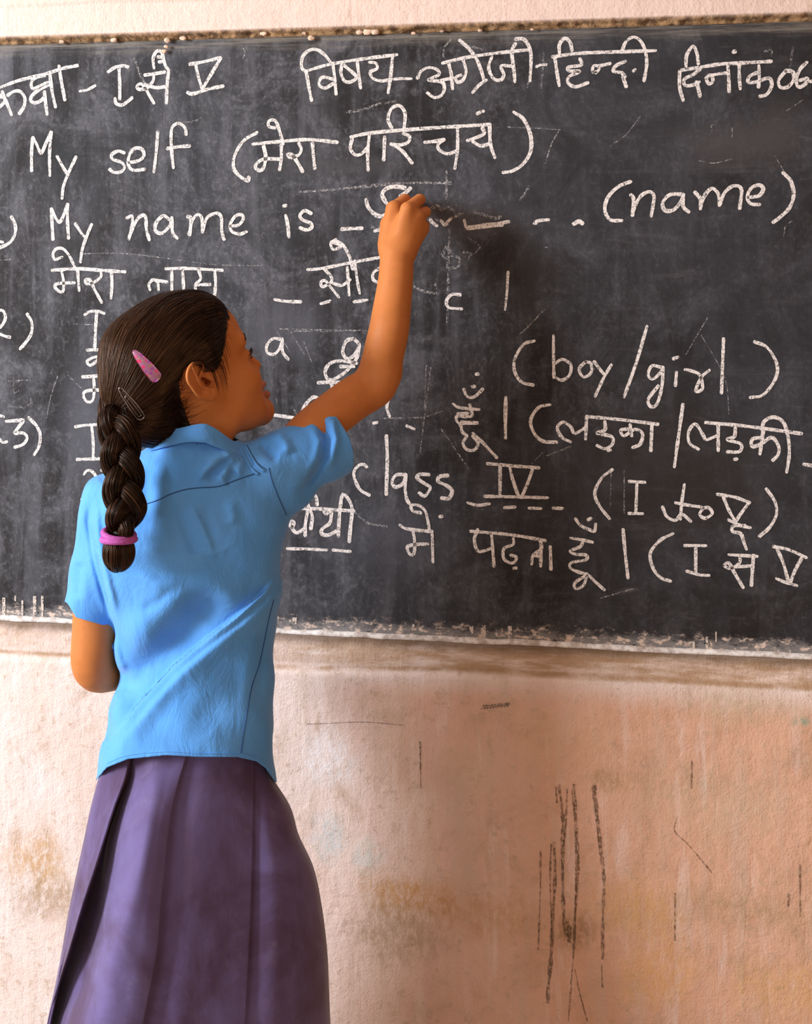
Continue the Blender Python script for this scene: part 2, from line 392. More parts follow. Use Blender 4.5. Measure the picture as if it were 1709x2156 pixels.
# ================================================================== THE BLACKBOARD
def mat_board():
    t = NT('slate_black_paint'); P = t.pos(); X = t.xyz(P)
    big = t.noise(P, 2.3, 6, 0.6, 0.8)
    mid = t.noise(P, 8, 7, 0.68, 1.2)
    ver = t.noise(t.mapping(P, (26, 26, 3.2), (0, 0.18, 0)), 1.0, 6, 0.65, 0.6)
    hor = t.noise(t.mapping(P, (4, 4, 30), (0, -0.12, 0)), 1.0, 6, 0.65, 0.5)
    dia = t.noise(t.mapping(P, (9, 9, 46), (0, 0.85, 0)), 1.0, 6, 0.7, 0.8)
    fin = t.math('MULTIPLY', t.noise(t.mapping(P, (120, 120, 90), (0, 0.4, 0)), 1.0, 6, 0.75, 0.6), t.math('ADD', 0.62, t.math('MULTIPLY', mid, 0.75)))
    grn = t.noise(P, 520, 3, 0.65)
    c = t.mix(t.ramp(big, 0.38, 0.62), (0.0135, 0.0105, 0.010), (0.026, 0.026, 0.030))
    c = t.mix(t.math('MULTIPLY', t.ramp(mid, 0.42, 0.68), t.math('ADD', 0.22, t.math('MULTIPLY', t.ramp(X[0], 0.15, -0.5), 0.48))), c, (0.082, 0.082, 0.092))
    left = t.ramp(t.math('ADD', X[0], t.math('MULTIPLY', t.math('SUBTRACT', big, 0.5), 0.8)), 0.10, -0.55)   # more chalk dust rubbed in on the left
    c = t.mix(t.math('MULTIPLY', t.math('MULTIPLY', t.ramp(ver, 0.42, 0.70), 0.55), t.math('ADD', t.math('MULTIPLY', left, 0.75), 0.2)), c, (0.115, 0.115, 0.128))
    c = t.mix(t.math('MULTIPLY', t.ramp(hor, 0.54, 0.76), 0.35), c, (0.10, 0.095, 0.098))
    c = t.mix(t.math('MULTIPLY', t.ramp(dia, 0.60, 0.78), 0.40), c, (0.13, 0.125, 0.13))
    c = t.mix(t.math('MULTIPLY', t.ramp(fin, 0.46, 0.74), t.math('ADD', 0.16, t.math('MULTIPLY', left, 0.36))), c, (0.18, 0.175, 0.19))
    c = t.mix(t.math('MULTIPLY', t.ramp(grn, 0.64, 0.76), 0.45), c, (0.25, 0.24, 0.24))
    c = t.mix(t.math('MULTIPLY', t.ramp(mid, 0.46, 0.30), 0.55), c, (0.013, 0.011, 0.011))
    c = t.mix(t.math('MULTIPLY', t.ramp(dia, 0.42, 0.30), 0.35), c, (0.014, 0.012, 0.012))
    wob = t.math('MULTIPLY', t.math('SUBTRACT', mid, 0.5), 1.6)
    for (u, v, su, sv, col, k) in [(120, 340, 80, 150, (0.016, 0.017, 0.018), 0.7), (270, 200, 60, 60, (0.018, 0.016, 0.016), 0.5),
        (950, 470, 170, 60, (0.085, 0.080, 0.088), 0.5), (1060, 560, 200, 90, (0.020, 0.014, 0.012), 0.55), (600, 690, 110, 90, (0.085, 0.085, 0.098), 0.55),  # dark brown spot right of the hand: the arm's shadow painted on
        (180, 900, 60, 200, (0.10, 0.10, 0.115), 0.6), (1540, 300, 150, 60, (0.065, 0.058, 0.056), 0.6), (1640, 280, 90, 80, (0.062, 0.056, 0.055), 0.5),
        (820, 1130, 190, 110, (0.060, 0.060, 0.072), 0.5), (860, 150, 260, 22, (0.05, 0.047, 0.047), 0.5), (700, 350, 260, 25, (0.058, 0.056, 0.058), 0.5),
        (1400, 1000, 300, 180, (0.022, 0.017, 0.014), 0.6), (740, 840, 120, 60, (0.09, 0.09, 0.10), 0.5), (1200, 300, 80, 50, (0.018, 0.017, 0.017), 0.5)]:  # broad brown spot at lower right: the body's shadow painted on
        p = W(u, v)
        c = t.mix(t.math('MULTIPLY', t.blob(X, float(p[0]), float(p[2]), su / 1200.0, sv / 1200.0, wob), k), c, col)
    # chalk dust and flaking along the lower edge, scraped strip along the upper one
    jag = t.noise(t.mapping(P, (30, 30, 60)), 1.0, 6, 0.75)
    zb = t.math('ADD', X[2], t.math('MULTIPLY', t.math('SUBTRACT', jag, 0.5), 0.055))
    c = t.mix(t.math('MULTIPLY', t.ramp(zb, 0.716, 0.694), 0.62), c, (0.30, 0.275, 0.26))
    fl = t.noise(t.mapping(P, (55, 55, 95)), 1.0, 5, 0.7)
    c = t.mix(t.math('MULTIPLY', t.ramp(zb, 0.722, 0.700), t.ramp(fl, 0.52, 0.60)), c, (0.60, 0.47, 0.38))
    c = t.mix(t.math('MULTIPLY', t.ramp(zb, 0.725, 0.700), t.ramp(fl, 0.42, 0.34)), c, (0.015, 0.013, 0.013))
    tp = t.noise(t.mapping(P, (6, 6, 130)), 1.0, 6, 0.7)
    c = t.mix(t.math('MULTIPLY', t.ramp(t.math('ADD', X[2], t.math('MULTIPLY', t.math('SUBTRACT', mid, 0.5), 0.03)), 1.712, 1.732), t.ramp(tp, 0.40, 0.64, 0.05, 0.75)), c, (0.22, 0.19, 0.155))
    h = t.math('ADD', t.math('MULTIPLY', mid, 0.5), t.math('MULTIPLY', fin, 0.3))
    return t.done(c, 0.72, t.bump(h, 0.25, 0.002), Specular_IOR_Level=0.25)
board = bpy.data.objects.new('blackboard', None); COL.objects.link(board)
board.location = (-0.3, 0.0, BOARD_Z0)
tag(board, 'long blackboard let into the plaster wall and covered in white chalk lesson writing', 'blackboard')
bm_ = MB(); bm_.box((-1.9, 0.0, BOARD_Z0), (1.35, 0.0135, BOARD_Z1 + 0.004))
def under(o, par):
    """keep world placement when parented to an offset empty"""
    o.parent = par
    o.matrix_parent_inverse = Matrix.Translation(par.location).inverted()
    return o
under(bm_.build('board_panel', mat_board(), None, smooth=False), board)
# thin plaster lip the board stands on
t = NT('chalky_lip'); P_ = t.pos(); n_ = t.noise(P_, 60, 5, 0.7)
M_LIP = t.done(t.mix(t.ramp(n_, 0.35, 0.65), (0.40, 0.33, 0.28), (0.80, 0.76, 0.72)), 0.8, t.bump(n_, 0.5, 0.003))
xs2 = np.arange(-1.9, 1.35, 0.006); nx = len(xs2)
prof = [(0.001, 0.0065), (-0.0035, 0.0055), (-0.0062, 0.0025), (-0.0060, -0.0015), (-0.002, -0.0035), (0.001, -0.003)]
V = []
for j, (py, pz) in enumerate(prof):
    wv = 1 + 0.7 * (fbm(xs2 * 30, 0 * xs2 + j * 0.3, 31) - 0.5)
    V.append(np.stack([xs2, py * wv + 0 * xs2, BOARD_Z0 + 0.001 + pz * wv + 0.002 * (fbm(xs2 * 14, 0 * xs2, 33) - 0.5)], 1))
V = np.array(V); k = len(prof); ii = np.arange(k * nx).reshape(k, nx)
qs = np.stack([ii[:-1, :-1], ii[:-1, 1:], ii[1:, 1:], ii[1:, :-1]], -1).reshape(-1, 4)
under(mesh_obj('ledge', V.reshape(-1, 3), qs, M_LIP), board)['label'] = 'thin whitish plaster lip along the bottom edge'
# ------------------------------------------------------------------ chalk handwriting
def mat_chalk(name, lo, hi, amax, col):
    t = NT(name); P = t.pos()
    g = t.noise(P, 620, 3, 0.7); g2 = t.noise(P, 190, 3, 0.6)
    a = t.ramp(t.math('ADD', t.math('MULTIPLY', g, 0.62), t.math('MULTIPLY', g2, 0.38)), lo, hi, 0.0, amax)
    return t.done(t.mix(g2, tuple(x * 0.86 for x in col), col), 0.95, None, Alpha=a, Specular_IOR_Level=0.1)
M_CHALK = mat_chalk('white_chalk', 0.36, 0.53, 0.96, (0.84, 0.77, 0.72))
M_FAINT = mat_chalk('half_wiped_chalk', 0.46, 0.62, 0.62, (0.66, 0.62, 0.60))
Z1 = (0, 60, .3277); Z2 = (480, 60, .3745); Z3 = (1069, 60, .3745); Z4 = (0, 420, .3277)
Z5 = (560, 360, .3979); Z6 = (540, 680, .316); Z7 = (940, 660, .45)
lift_n = [0]
def chalk(label, Z, strokes, w=8.0, mat=None, name='chalk_word'):
    """strokes: 'x,y x,y ... | x,y ...' in the coordinates of sight-window Z"""
    if name != 'chalk_word' and '|' in strokes:
        for s in strokes.split('|'): chalk(label, Z, s, w, mat, name)
        return
    m = MB()
    for s in strokes.split('|'):
        pts = [tuple(float(c) for c in p.split(',')) for p in s.split()]
        ws = w
        px = [(Z[0] + x * Z[2], Z[1] + y * Z[2]) for x, y in pts]
        if len(px) == 1: px = [(px[0][0] - 2.5, px[0][1]), (px[0][0] + 2.5, px[0][1] - 1)]; ws = w * 1.1
        P = catmull(px, 9)
        Q = np.array([W(u, v, 0.0) for u, v in P])
        n = len(Q); i0 = np.arange(n)
        seg = np.r_[0, np.cumsum(np.linalg.norm(np.diff(Q, axis=0), axis=1))]
        hw = ws * 0.88 / 2 / 1200 * (0.82 + 0.42 * vnoise(seg * 90, seg * 0 + px[0][0], 4))
        T = np.gradient(Q, axis=0); T[:, 1] = 0; T /= np.linalg.norm(T, axis=1)[:, None] + 1e-12
        N = np.stack([-T[:, 2], 0 * T[:, 0], T[:, 0]], 1)
        # rounded ends
        e = 0.0022
        Q = np.vstack([Q[0] - T[0] * e, Q, Q[-1] + T[-1] * e]); N = np.vstack([N[0], N, N[-1]])
        hw = np.r_[hw[0] * 0.55, hw, hw[-1] * 0.55]; n += 2
        lift_n[0] += 1
        Q[:, 1] = -0.0006 - 0.000012 * (lift_n[0] % 40)
        V = np.vstack([Q + N * hw[:, None], Q - N * hw[:, None]])
        m.add(V, [(i, i + 1, n + i + 1, n + i) for i in range(n - 1)])
    o = under(m.build(name, mat or M_CHALK, None, smooth=False), board)
    if label: o['label'] = label
    return o
C_ = chalk
C_('Hindi word for class, cut by the left edge', Z1, '0,380 120,335 300,290 400,258 500,238|15,405 45,480 75,555|50,430 90,405 130,405 160,445 155,500 125,548|0,440 25,445 30,470 0,505|0,425 15,435|290,300 225,320 202,350 210,385 245,378 300,350 318,358 250,395 205,435 200,465 225,478 262,465 292,435|286,405 294,480 304,552|320,280 335,400 358,505|380,240 395,340 418,460', 8)
C_('', Z1, '515,403 560,395 612,368', 7, name='chalk_dash')
C_('Roman numeral one', Z1, '695,280 740,250 790,240 825,248|765,245 770,350 770,455|740,450 748,482 785,492 820,470 850,445', 8)
C_('Hindi word se in the heading', Z1, '990,255 985,190 1010,145 1042,160 1060,230 1085,270|1015,182 1050,187|1022,215 1052,212|930,300 1000,290 1060,280|988,290 985,335 950,378 900,392 880,375 905,355 935,385 960,430 990,480|930,360 1000,380 1060,375|1085,268 1075,360 1070,480', 8)
C_('', Z1, '865,195 900,290 930,350', 6, M_FAINT, 'chalk_mark')
C_('Roman numeral five in the heading', Z1, '1220,230 1320,212 1415,188|1258,230 1275,310 1300,390|1420,190 1360,290 1300,390|1205,412 1240,420 1330,392 1435,370', 8)
C_('word My of the title', Z1, '205,915 204,800 212,700|212,700 240,750 266,800 300,730 330,665|330,665 320,800 322,945|368,820 400,880 430,930|490,825 450,910 410,1010 400,1092', 8)
C_('word self of the title', Z1, '800,800 760,788 720,810 725,840 780,860 802,890 780,920 735,925 705,905|830,862 890,850 925,820 915,778 870,770 835,810 825,870 855,910 930,905|1015,665 1005,790 990,922|1197,682 1190,640 1150,610 1110,632 1100,690 1105,800 1115,895|1075,772 1150,760 1220,755', 8)
C_('', Z1, '1170,605 1250,595 1290,578', 4, M_FAINT, 'chalk_mark')
C_('Hindi word for subject', Z2, '470,405 455,330 440,250 415,220 420,160 455,125 500,120 545,150 580,195|440,240 560,205 700,180 850,160 950,148|590,195 600,280 608,370|592,310 545,335 512,315 530,275 590,285|640,200 635,250 655,295 690,300 720,270 650,205|725,175 735,260 745,335|795,190 830,195 838,225 800,245 815,280 860,295 920,285|925,155 915,260 900,362', 7.5)
C_('', Z2, '935,285 980,282 1030,283', 6, name='chalk_dash')
C_('Hindi word for English', Z2, '1065,280 1085,240 1130,220 1175,232 1185,260 1125,290 1200,300 1216,335 1200,375 1160,388 1120,362|1185,295 1230,285 1268,280|1240,195 1255,260 1262,340|1205,195 1330,165 1500,140 1690,120|1322,180 1338,240 1320,290 1290,302 1280,275 1310,262|1300,65 1350,110 1395,170 1420,230 1440,292|1452,290 1410,320 1375,360|1482,160 1465,220 1490,280 1530,290 1550,260 1535,212 1600,212|1615,85 1595,130 1605,220 1612,300|1615,60 1660,60 1690,100 1703,160 1697,295', 7.5)
C_('', Z2, '1210,160 1215,110 1250,65|1300,90 1380,105 1440,125', 4.5, M_FAINT, 'chalk_mark')
C_('', Z2, '670,470 760,455 850,425 940,410', 6, M_FAINT, 'chalk_line')
C_('opening bracket of the Hindi title', Z2, '165,585 90,630 40,710 32,780 60,825 110,856 118,835', 8, name='chalk_bracket')
C_('Hindi word mera of the title', Z2, '140,650 300,635 450,625 615,640|265,560 230,550 232,520 265,518 285,560 300,610 310,650|200,660 212,720 200,785 170,797 155,770 200,735 295,735|300,655 300,730 290,795|398,645 412,680 395,712 350,725 335,708 362,712 395,760 420,805|475,645 480,710 488,787', 8)
C_('Hindi word for introduction', Z2, '690,610 800,588 1000,570 1250,553 1472,540|698,622 688,675 715,710 750,705 788,665|795,595 785,700 788,797|880,610 878,680 875,740|920,560 900,510 920,450 965,435 995,480 990,560|985,590 1020,608 1012,640 965,655 915,650|930,655 980,690 1035,757|1105,640 1160,635 1215,625|1215,625 1180,655 1190,685 1235,705 1282,690|1290,555 1290,680 1275,787|1430,560 1440,590 1400,612 1345,630|1375,635 1420,660 1465,650|1470,540 1475,650 1500,727|1400,480 1420,470 1436,465', 8)
C_('closing bracket of the Hindi title', Z2, '1605,470 1660,510 1700,600 1700,690 1660,760 1600,800 1545,810', 8, name='chalk_bracket')
C_('', Z2, '400,918 600,905 850,885 1050,868 1250,865', 4.5, M_FAINT, 'chalk_line')
C_('', Z3, '160,215 185,205 215,203', 7, name='chalk_dash')
C_('', Z3, '200,140 195,250 190,330|110,330 118,290', 4, M_FAINT, 'chalk_mark')
C_('Hindi word for Hindi', Z3, '288,322 275,240 265,168|290,140 290,90 320,55 350,80 360,125|250,160 400,140 600,132 830,125|405,170 412,205 340,218 345,238 402,242 345,270 338,305 380,328 450,305|478,245 505,240 512,215 485,210 475,235 495,250|510,212 540,205 575,197|660,185 610,208 592,240 640,250 658,272|645,268 665,328|705,240 715,232|640,135 660,80 700,50 740,65 770,120 780,200 765,295', 7.5)
C_('Hindi word for date', Z3, '985,405 965,330 965,240|1000,215 1005,150 1040,100 1062,140 1070,200|975,235 1070,220 1200,200 1300,195 1480,185|1080,230 1040,260 992,285 995,320 1040,318 1075,300|1060,300 1070,340 1080,382|1115,290 1130,312 1152,295 1140,262 1112,280|1145,262 1190,255 1232,250|1235,200 1240,270 1243,355|1300,200 1300,270 1305,340|1272,132|1410,210 1412,270 1408,330|1400,248 1358,270 1350,300 1390,302 1465,280 1482,320 1455,370 1415,382', 7.5)
C_('numerals 06', Z3, '1560,240 1522,290 1530,330 1570,330 1605,290 1600,245 1560,238|1680,190 1640,232 1620,290 1635,330 1672,310 1680,282 1640,292|1700,298 1712,297', 8)
C_('', Z3, '1600,110 1590,190 1585,240|1440,130 1480,125 1480,150', 4.5, M_FAINT, 'chalk_mark')
C_('word name in brackets, upper right', Z3, '690,860 620,890 562,950 545,1020 575,1075 640,1080|690,935 706,960 700,1052|700,1030 740,950 790,918 820,940 815,1000 805,1055|975,932 910,935 870,980 882,1022 930,1020 975,970 985,932|985,935 985,1000 1017,1032|1050,920 1082,960 1082,1015|1082,1000 1105,940 1145,900 1182,930 1188,995|1190,990 1220,920 1270,885 1312,905 1302,1012|1350,950 1410,940 1435,902 1410,880 1365,900 1345,950 1365,985 1415,990|1545,810 1590,860 1605,940 1580,1010 1530,1060 1490,1090', 8)
C_('', Z3, '155,1097 175,1082 225,1075', 6, name='chalk_dash')
C_('', Z3, '370,1100 400,1085 420,1098', 9, name='chalk_dash')
C_('', Z3, '0,555 150,560 290,570|290,570 245,650 210,760|575,660 660,600 740,500', 2.6, M_FAINT, 'chalk_scratch')
C_('', Z3, '1080,745 1160,757 1255,735|1145,580 1145,545 1165,545|1260,560 1258,610|1550,1160 1560,1110 1600,1080|1570,460 1660,400|1500,720 1545,790', 2.4, M_FAINT, 'chalk_scratch')
C_('bracket of item one', Z4, '75,110 100,170 95,230 60,280 0,310|0,272 20,274', 8, name='chalk_bracket')
C_('word My beside item one', Z4, '342,258 336,160 330,60|330,60 360,120 385,145 410,100 435,30|435,30 435,140 442,250|485,155 520,210 545,242|590,160 560,230 530,320 518,402', 8)
C_('word name of item one', Z4, '815,120 850,108 848,180 830,255|830,240 870,150 902,108 935,110 942,190 960,260|1090,130 1050,105 1005,150 1000,200 1040,217 1090,170 1105,115|1105,115 1110,210 1140,250|1205,110 1228,125 1220,228|1215,225 1235,140 1268,98 1297,120 1302,210|1302,210 1330,120 1390,88 1422,115 1425,200 1440,257|1480,170 1530,165 1562,130 1555,100 1515,105 1480,160 1490,205 1540,222 1585,207', 8)
C_('Hindi word mera beside the plait', Z4, '400,370 355,385 342,350 362,318 400,315 435,345 462,392 482,435|335,455 500,445 650,455 805,465|398,460 410,530 408,585 385,592 355,562 375,540 480,535|500,450 505,520 510,585|650,465 648,498 600,535 560,542 552,518 580,520 610,580 655,662|718,470 720,550 715,635', 7.5)
C_('Hindi word naam above the head', Z4, '1065,445 1200,443 1430,455|965,580 958,545 985,515 1015,535 1020,580|1000,520 1075,530|1105,460 1105,580|1175,460 1182,585|1280,460 1290,510 1258,545 1262,590 1290,600|1255,550 1350,545|1380,460 1385,540 1378,627', 7.5)
C_('number two with bracket', Z4, '0,710 25,720 36,760 20,800 0,822|0,865 40,880 65,885|175,735 205,790 202,860 165,920 130,960', 8)
C_('letter I beside the head', Z4, '545,740 580,720 630,718 670,732|622,720 615,830 610,950', 7.5)
C_('Hindi letters hidden by the head', Z4, '560,967 660,965|640,1010 600,1015 560,1040 578,1065 605,1052 640,1020|530,1140 680,1130|600,1135 606,1200 600,1280 570,1302 540,1272 552,1232 660,1222', 7.5)
C_('number three with bracket', Z4, '0,1388 25,1396|40,1425 110,1420 150,1420 115,1470 98,1500 150,1500 176,1530 150,1572 95,1592|0,1540 20,1560 45,1556|185,1400 240,1460 260,1520 250,1590 220,1640', 8)
C_('letter I beside the plait', Z4, '485,1460 550,1450 635,1445|590,1450 600,1560 600,1670|495,1670 570,1667 655,1665', 7.5)
C_('', Z4, '540,1765 560,1742 590,1745 615,1775 640,1830|650,1740 690,1755|525,1925 680,1915', 7, name='chalk_mark')
C_('', Z4, '520,350 700,345 890,355 1120,385 1400,420 1709,425|0,390 75,385', 2.6, M_FAINT, 'chalk_scratch')
C_('', Z4, '60,1166 190,1160|90,1150 92,1240 120,1230|70,1330 150,1335 195,1310 200,1280|370,1140 330,1260 300,1400|440,1130 520,1210|480,800 600,805', 3, M_FAINT, 'chalk_scratch')
C_('word is of item one', Z5, '100,185|105,235 116,290 121,350|240,225 205,210 180,235 195,260 235,275 242,300 212,312 180,300', 8)
C_('', Z5, '180,112 350,100 550,75 750,62 980,68', 4.5, M_FAINT, 'chalk_line')
C_('letters being written beside the hand', Z5, '765,90 740,115 710,135|737,90 690,83 640,92 615,122 630,160 655,190|530,150 540,190 570,225 605,240 640,230', 9)
C_('', Z5, '400,308 450,305 510,303', 8, name='chalk_dash')
C_('', Z5, '575,318 600,312 660,308', 8, name='chalk_dash')
C_('', Z5, '560,300 600,295', 6, M_FAINT, 'chalk_mark')
C_('smeared chalk scribble right of the hand', Z5, '868,255 880,272 905,290|925,262 945,285 960,270 980,248|1048,260 1060,300 1085,302 1160,285 1250,280|1060,298 1150,287 1210,282 1285,268|1075,306 1180,292 1250,288', 7)
C_('', Z5, '870,200 905,185 930,205 960,190 1000,215|1000,240 1040,225|1100,215 1210,250 1240,240|900,255 960,280', 7, M_FAINT, 'chalk_smear')
C_('', Z5, '1418,277 1440,263 1495,258', 7, name='chalk_dash')
C_('', Z5, '1625,280 1655,265 1675,278', 9, name='chalk_dash')
C_('Hindi name on the dotted line', Z5, '370,362 350,378 375,385 410,395|395,402 355,415 343,380 375,372 410,395 440,450 460,520|220,522 300,515 450,485 610,456|310,520 345,560 342,590 300,612 290,590 312,580 340,612 385,667|345,590 400,605 445,575|430,510 435,580 440,657|470,475 480,560 495,647|600,515 568,540 568,575 600,595', 7)
C_('', Z5, '775,608 830,635 910,650', 6, M_FAINT, 'chalk_mark')
C_('', Z5, '45,680 110,690 185,692', 7, name='chalk_dash')
C_('', Z5, '290,702 340,688', 7, name='chalk_dash')
C_('', Z5, '465,692 535,683', 7, name='chalk_dash')
C_('half-wiped Hindi letters right of the arm', Z5, '935,450 955,400 975,420 985,435|930,440 950,460 1000,450 1022,470 1018,505 975,515|1045,430 1080,432 1075,460|970,300 968,400 960,520|893,598 898,618', 6, M_FAINT)
C_('', Z5, '955,0 955,150|965,520 962,620 958,800', 5, M_FAINT, 'chalk_line')
C_('small curl right of the arm', Z5, '1028,655 985,653 955,685 968,722 1035,730', 7)
C_('', Z5, '1280,535 1275,630 1265,732', 6, name='chalk_stroke')
C_('', Z5, '1390,85 1370,120 1345,150', 6, M_FAINT, 'chalk_mark')
C_('', Z5, '1470,735 1420,790 1360,850|120,848 530,845|1480,405 1490,402', 3, M_FAINT, 'chalk_scratch')
C_('letter a beside the face', Z6, '165,108 110,105 70,150 75,197 120,207 160,160 172,105|172,105 175,190 212,242', 7.5)
C_('looped Hindi letters beside the raised arm', Z6, '650,105 600,120 575,190 602,237 650,215 685,150 650,105|685,150 670,230 600,320 520,372 475,372 458,322 490,270 560,252 670,268|560,290 650,290|410,398 500,394 600,400|500,400 502,450 470,490 430,512 385,493 345,520 318,560 308,585', 8)
C_('', Z6, '105,612 180,622 285,636', 8, name='chalk_line')
C_('', Z6, '882,505 868,560 885,622', 7, name='chalk_stroke')
C_('', Z6, '780,668 805,662', 7, name='chalk_dash')
C_('', Z6, '1000,685 1050,706', 7, name='chalk_dash')
C_('', Z6, '1140,620 1230,590|850,635 1110,630', 3.4, M_FAINT, 'chalk_scratch')
C_('', Z6, '130,500 135,525|240,560 270,610|160,40 700,50|230,60 320,210|1130,280 1120,560|1160,300 1090,860', 3, M_FAINT, 'chalk_scratch')
C_('word class', Z6, '735,960 715,942 680,950 650,990 655,1040 690,1110 752,1147|865,750 871,900 864,1142|995,1010 930,1013 903,1060 925,1092 975,1070 995,1015|995,1010 990,1100 1000,1170 1017,1202|1150,1010 1090,1008 1070,1032 1120,1070 1157,1098 1122,1152 1083,1132|1275,1015 1220,1023 1210,1055 1270,1085 1302,1120 1280,1167 1230,1165', 8)
C_('Hindi word for fourth', Z6, '330,1155 350,1230 372,1290 362,1372|370,1120 398,1160 405,1212|305,1235 450,1240 650,1252|240,1362 222,1345 225,1322 250,1330 240,1368 270,1397 322,1368|340,1255 326,1340 325,1417|450,1258 468,1272 490,1240|500,1258 490,1330 440,1370 435,1403 480,1412 542,1380|555,1240 545,1420|560,1210 572,1142 610,1170 637,1240 627,1350 618,1457|572,1142 555,1240', 8)
C_('', Z6, '205,1503 330,1505 470,1512', 7, name='chalk_dash')
C_('', Z6, '510,1512 625,1522', 7, name='chalk_dash')
C_('', Z6, '650,1255 740,1330 870,1355', 5, M_FAINT, 'chalk_smear')
C_('Hindi word mein', Z6, '1095,1265 1040,1250 1032,1215 1080,1215 1122,1250 1140,1310 1152,1385|1228,1290|955,1345 1000,1370 1170,1390|1040,1380 1052,1440 1050,1532 1022,1540 1005,1492 1060,1475 1142,1472|1170,1400 1175,1592', 7.5)
C_('Hindi word hoon right of the sleeve', Z6, '1380,440 1402,488 1450,492 1507,440|1445,425|1470,342|1310,540 1340,560 1400,570 1482,577|1420,545 1432,620 1340,620 1333,650 1362,690 1370,725 1402,752|1340,605 1410,600|1362,670 1470,668|1365,660 1470,662|1400,755 1375,800 1400,842 1450,846 1475,800 1440,752|1440,735 1500,790 1600,897', 7)
C_('', Z6, '1660,495 1655,620 1660,767', 7, name='chalk_stroke')
C_('words boy/girl in brackets', Z7, '410,128 360,145 320,210 318,270 350,320 405,335|500,103 500,210 502,300|500,240 540,215 580,240 575,287 540,312 505,297|650,225 620,260 640,297 675,277 675,235 650,225|690,225 720,265 740,287|770,240 735,300 695,387|937,60 890,220 830,390|1005,252 960,245 943,287 965,307 1005,270 1010,250|1012,252 1007,340 985,420 957,437 943,402 990,338|1075,275 1070,337|1060,212 1082,204|1115,262 1150,270 1185,290 1196,350 1165,362 1190,300 1228,265|1295,118 1290,250 1285,372|1440,132 1500,160 1545,240 1535,310 1480,380 1420,393', 7)
C_('', Z7, '277,393 277,480 275,582', 7, name='chalk_stroke')
C_('Hindi word for boy', Z7, '483,427 430,440 393,500 410,560 450,597 515,602|655,482 800,495 988,518|580,600 540,580 518,535 545,508 580,530 600,560 655,530|655,480 650,587|740,505 740,545 703,560 770,575 776,610 740,632 703,617|760,640|858,520 866,572|855,540 815,545 830,572 880,542 916,562 905,610 870,627|960,520 955,642', 7.5)
C_('', Z7, '1105,425 1085,570 1065,717', 7.5, name='chalk_stroke')
C_('Hindi word for girl', Z7, '1210,510 1400,527 1660,562|1178,635 1135,605 1133,550 1165,518 1200,570 1215,590 1267,570|1270,520 1270,642|1350,535 1345,575 1313,590 1375,610 1370,645 1313,647|1352,682|1482,540 1465,657|1475,580 1430,588 1430,622 1470,610 1520,580 1552,620 1550,660 1525,687|1475,545 1485,505 1530,485 1575,510 1597,580 1602,660 1590,742|1670,705 1712,712', 7.5)
C_('Roman numeral four', Z7, '190,702 300,712 432,722|250,705 250,857|295,715 310,780 337,857|405,720 380,790 350,862|178,855 330,858 472,862', 7.5)
for d_ in ('98,885 145,897 200,890', '270,908 320,905', '385,910 442,912', '498,910 542,912'):
    C_('', Z7, d_, 7, name='chalk_dash')
C_('numerals I to V in brackets', Z7, '775,730 725,770 693,840 715,900 762,960|853,785 927,790|890,790 885,932|852,935 917,936|1112,800 1100,880 1093,962|1010,905 1030,950 1070,967 1100,940 1142,972|1070,885 1120,895 1190,905|1200,910 1183,940 1210,957 1242,935 1225,908 1200,910|1265,845 1350,860 1417,885|1295,860 1320,920 1350,972|1410,890 1380,930 1350,975|1318,965 1370,990 1420,1002|1495,820 1535,880 1542,940 1510,1000 1463,1042', 7)
C_('Hindi word for study', Z7, '112,1018 300,1035 462,1062|145,1010 130,1060 150,1112 215,1097|210,1030 222,1182|312,1050 310,1080 268,1100 270,1150 310,1167 327,1140 300,1130|320,1192|440,1065 445,1100 405,1130 398,1172|405,1130 440,1137|442,1060 440,1182|485,1090 488,1197', 7)
C_('Hindi word hoon in the lowest line', Z7, '603,960 625,990 665,1010 692,1017 697,985|660,965 675,958|580,1050 640,1060 682,1070|640,1060 625,1090 578,1110 600,1125 652,1130 650,1152 585,1165 578,1190 620,1210 657,1217|655,1222 600,1260 605,1287 640,1270 660,1225 690,1250 737,1292', 7)
C_('', Z7, '825,1010 835,1120 848,1237', 7, name='chalk_stroke')
C_('Hindi phrase one to five, lower right', Z7, '1058,1030 1000,1060 953,1120 965,1190 1000,1235 1047,1252|1113,1085 1212,1086|1165,1090 1165,1210|1123,1205 1180,1222 1227,1225|1320,1128 1452,1136|1370,1130 1370,1165 1330,1192 1298,1180 1320,1168 1350,1220 1387,1282|1350,1185 1432,1180|1435,1130 1425,1272|1395,990 1340,995 1338,1020 1375,1030 1390,1070 1402,1102|1528,1090 1600,1105 1682,1142|1545,1100 1575,1170 1600,1262|1660,1145 1630,1200 1605,1262|1543,1240 1590,1260 1637,1272', 7)
C_('', Z7, '1220,20 1120,190|1190,100 1300,300 1320,470|400,700 460,640|440,0 330,110|770,740 765,900|830,740 830,930|690,260 660,300', 2.2, M_FAINT, 'chalk_scratch')
C_('', (0, 0, 1), '510,98 516,110 512,122|1150,960 1200,940|1260,1260 1330,1240|985,500 1010,520 990,540|930,905 985,985|640,720 655,760|585,700 610,740', 3, M_FAINT, 'chalk_scratch')
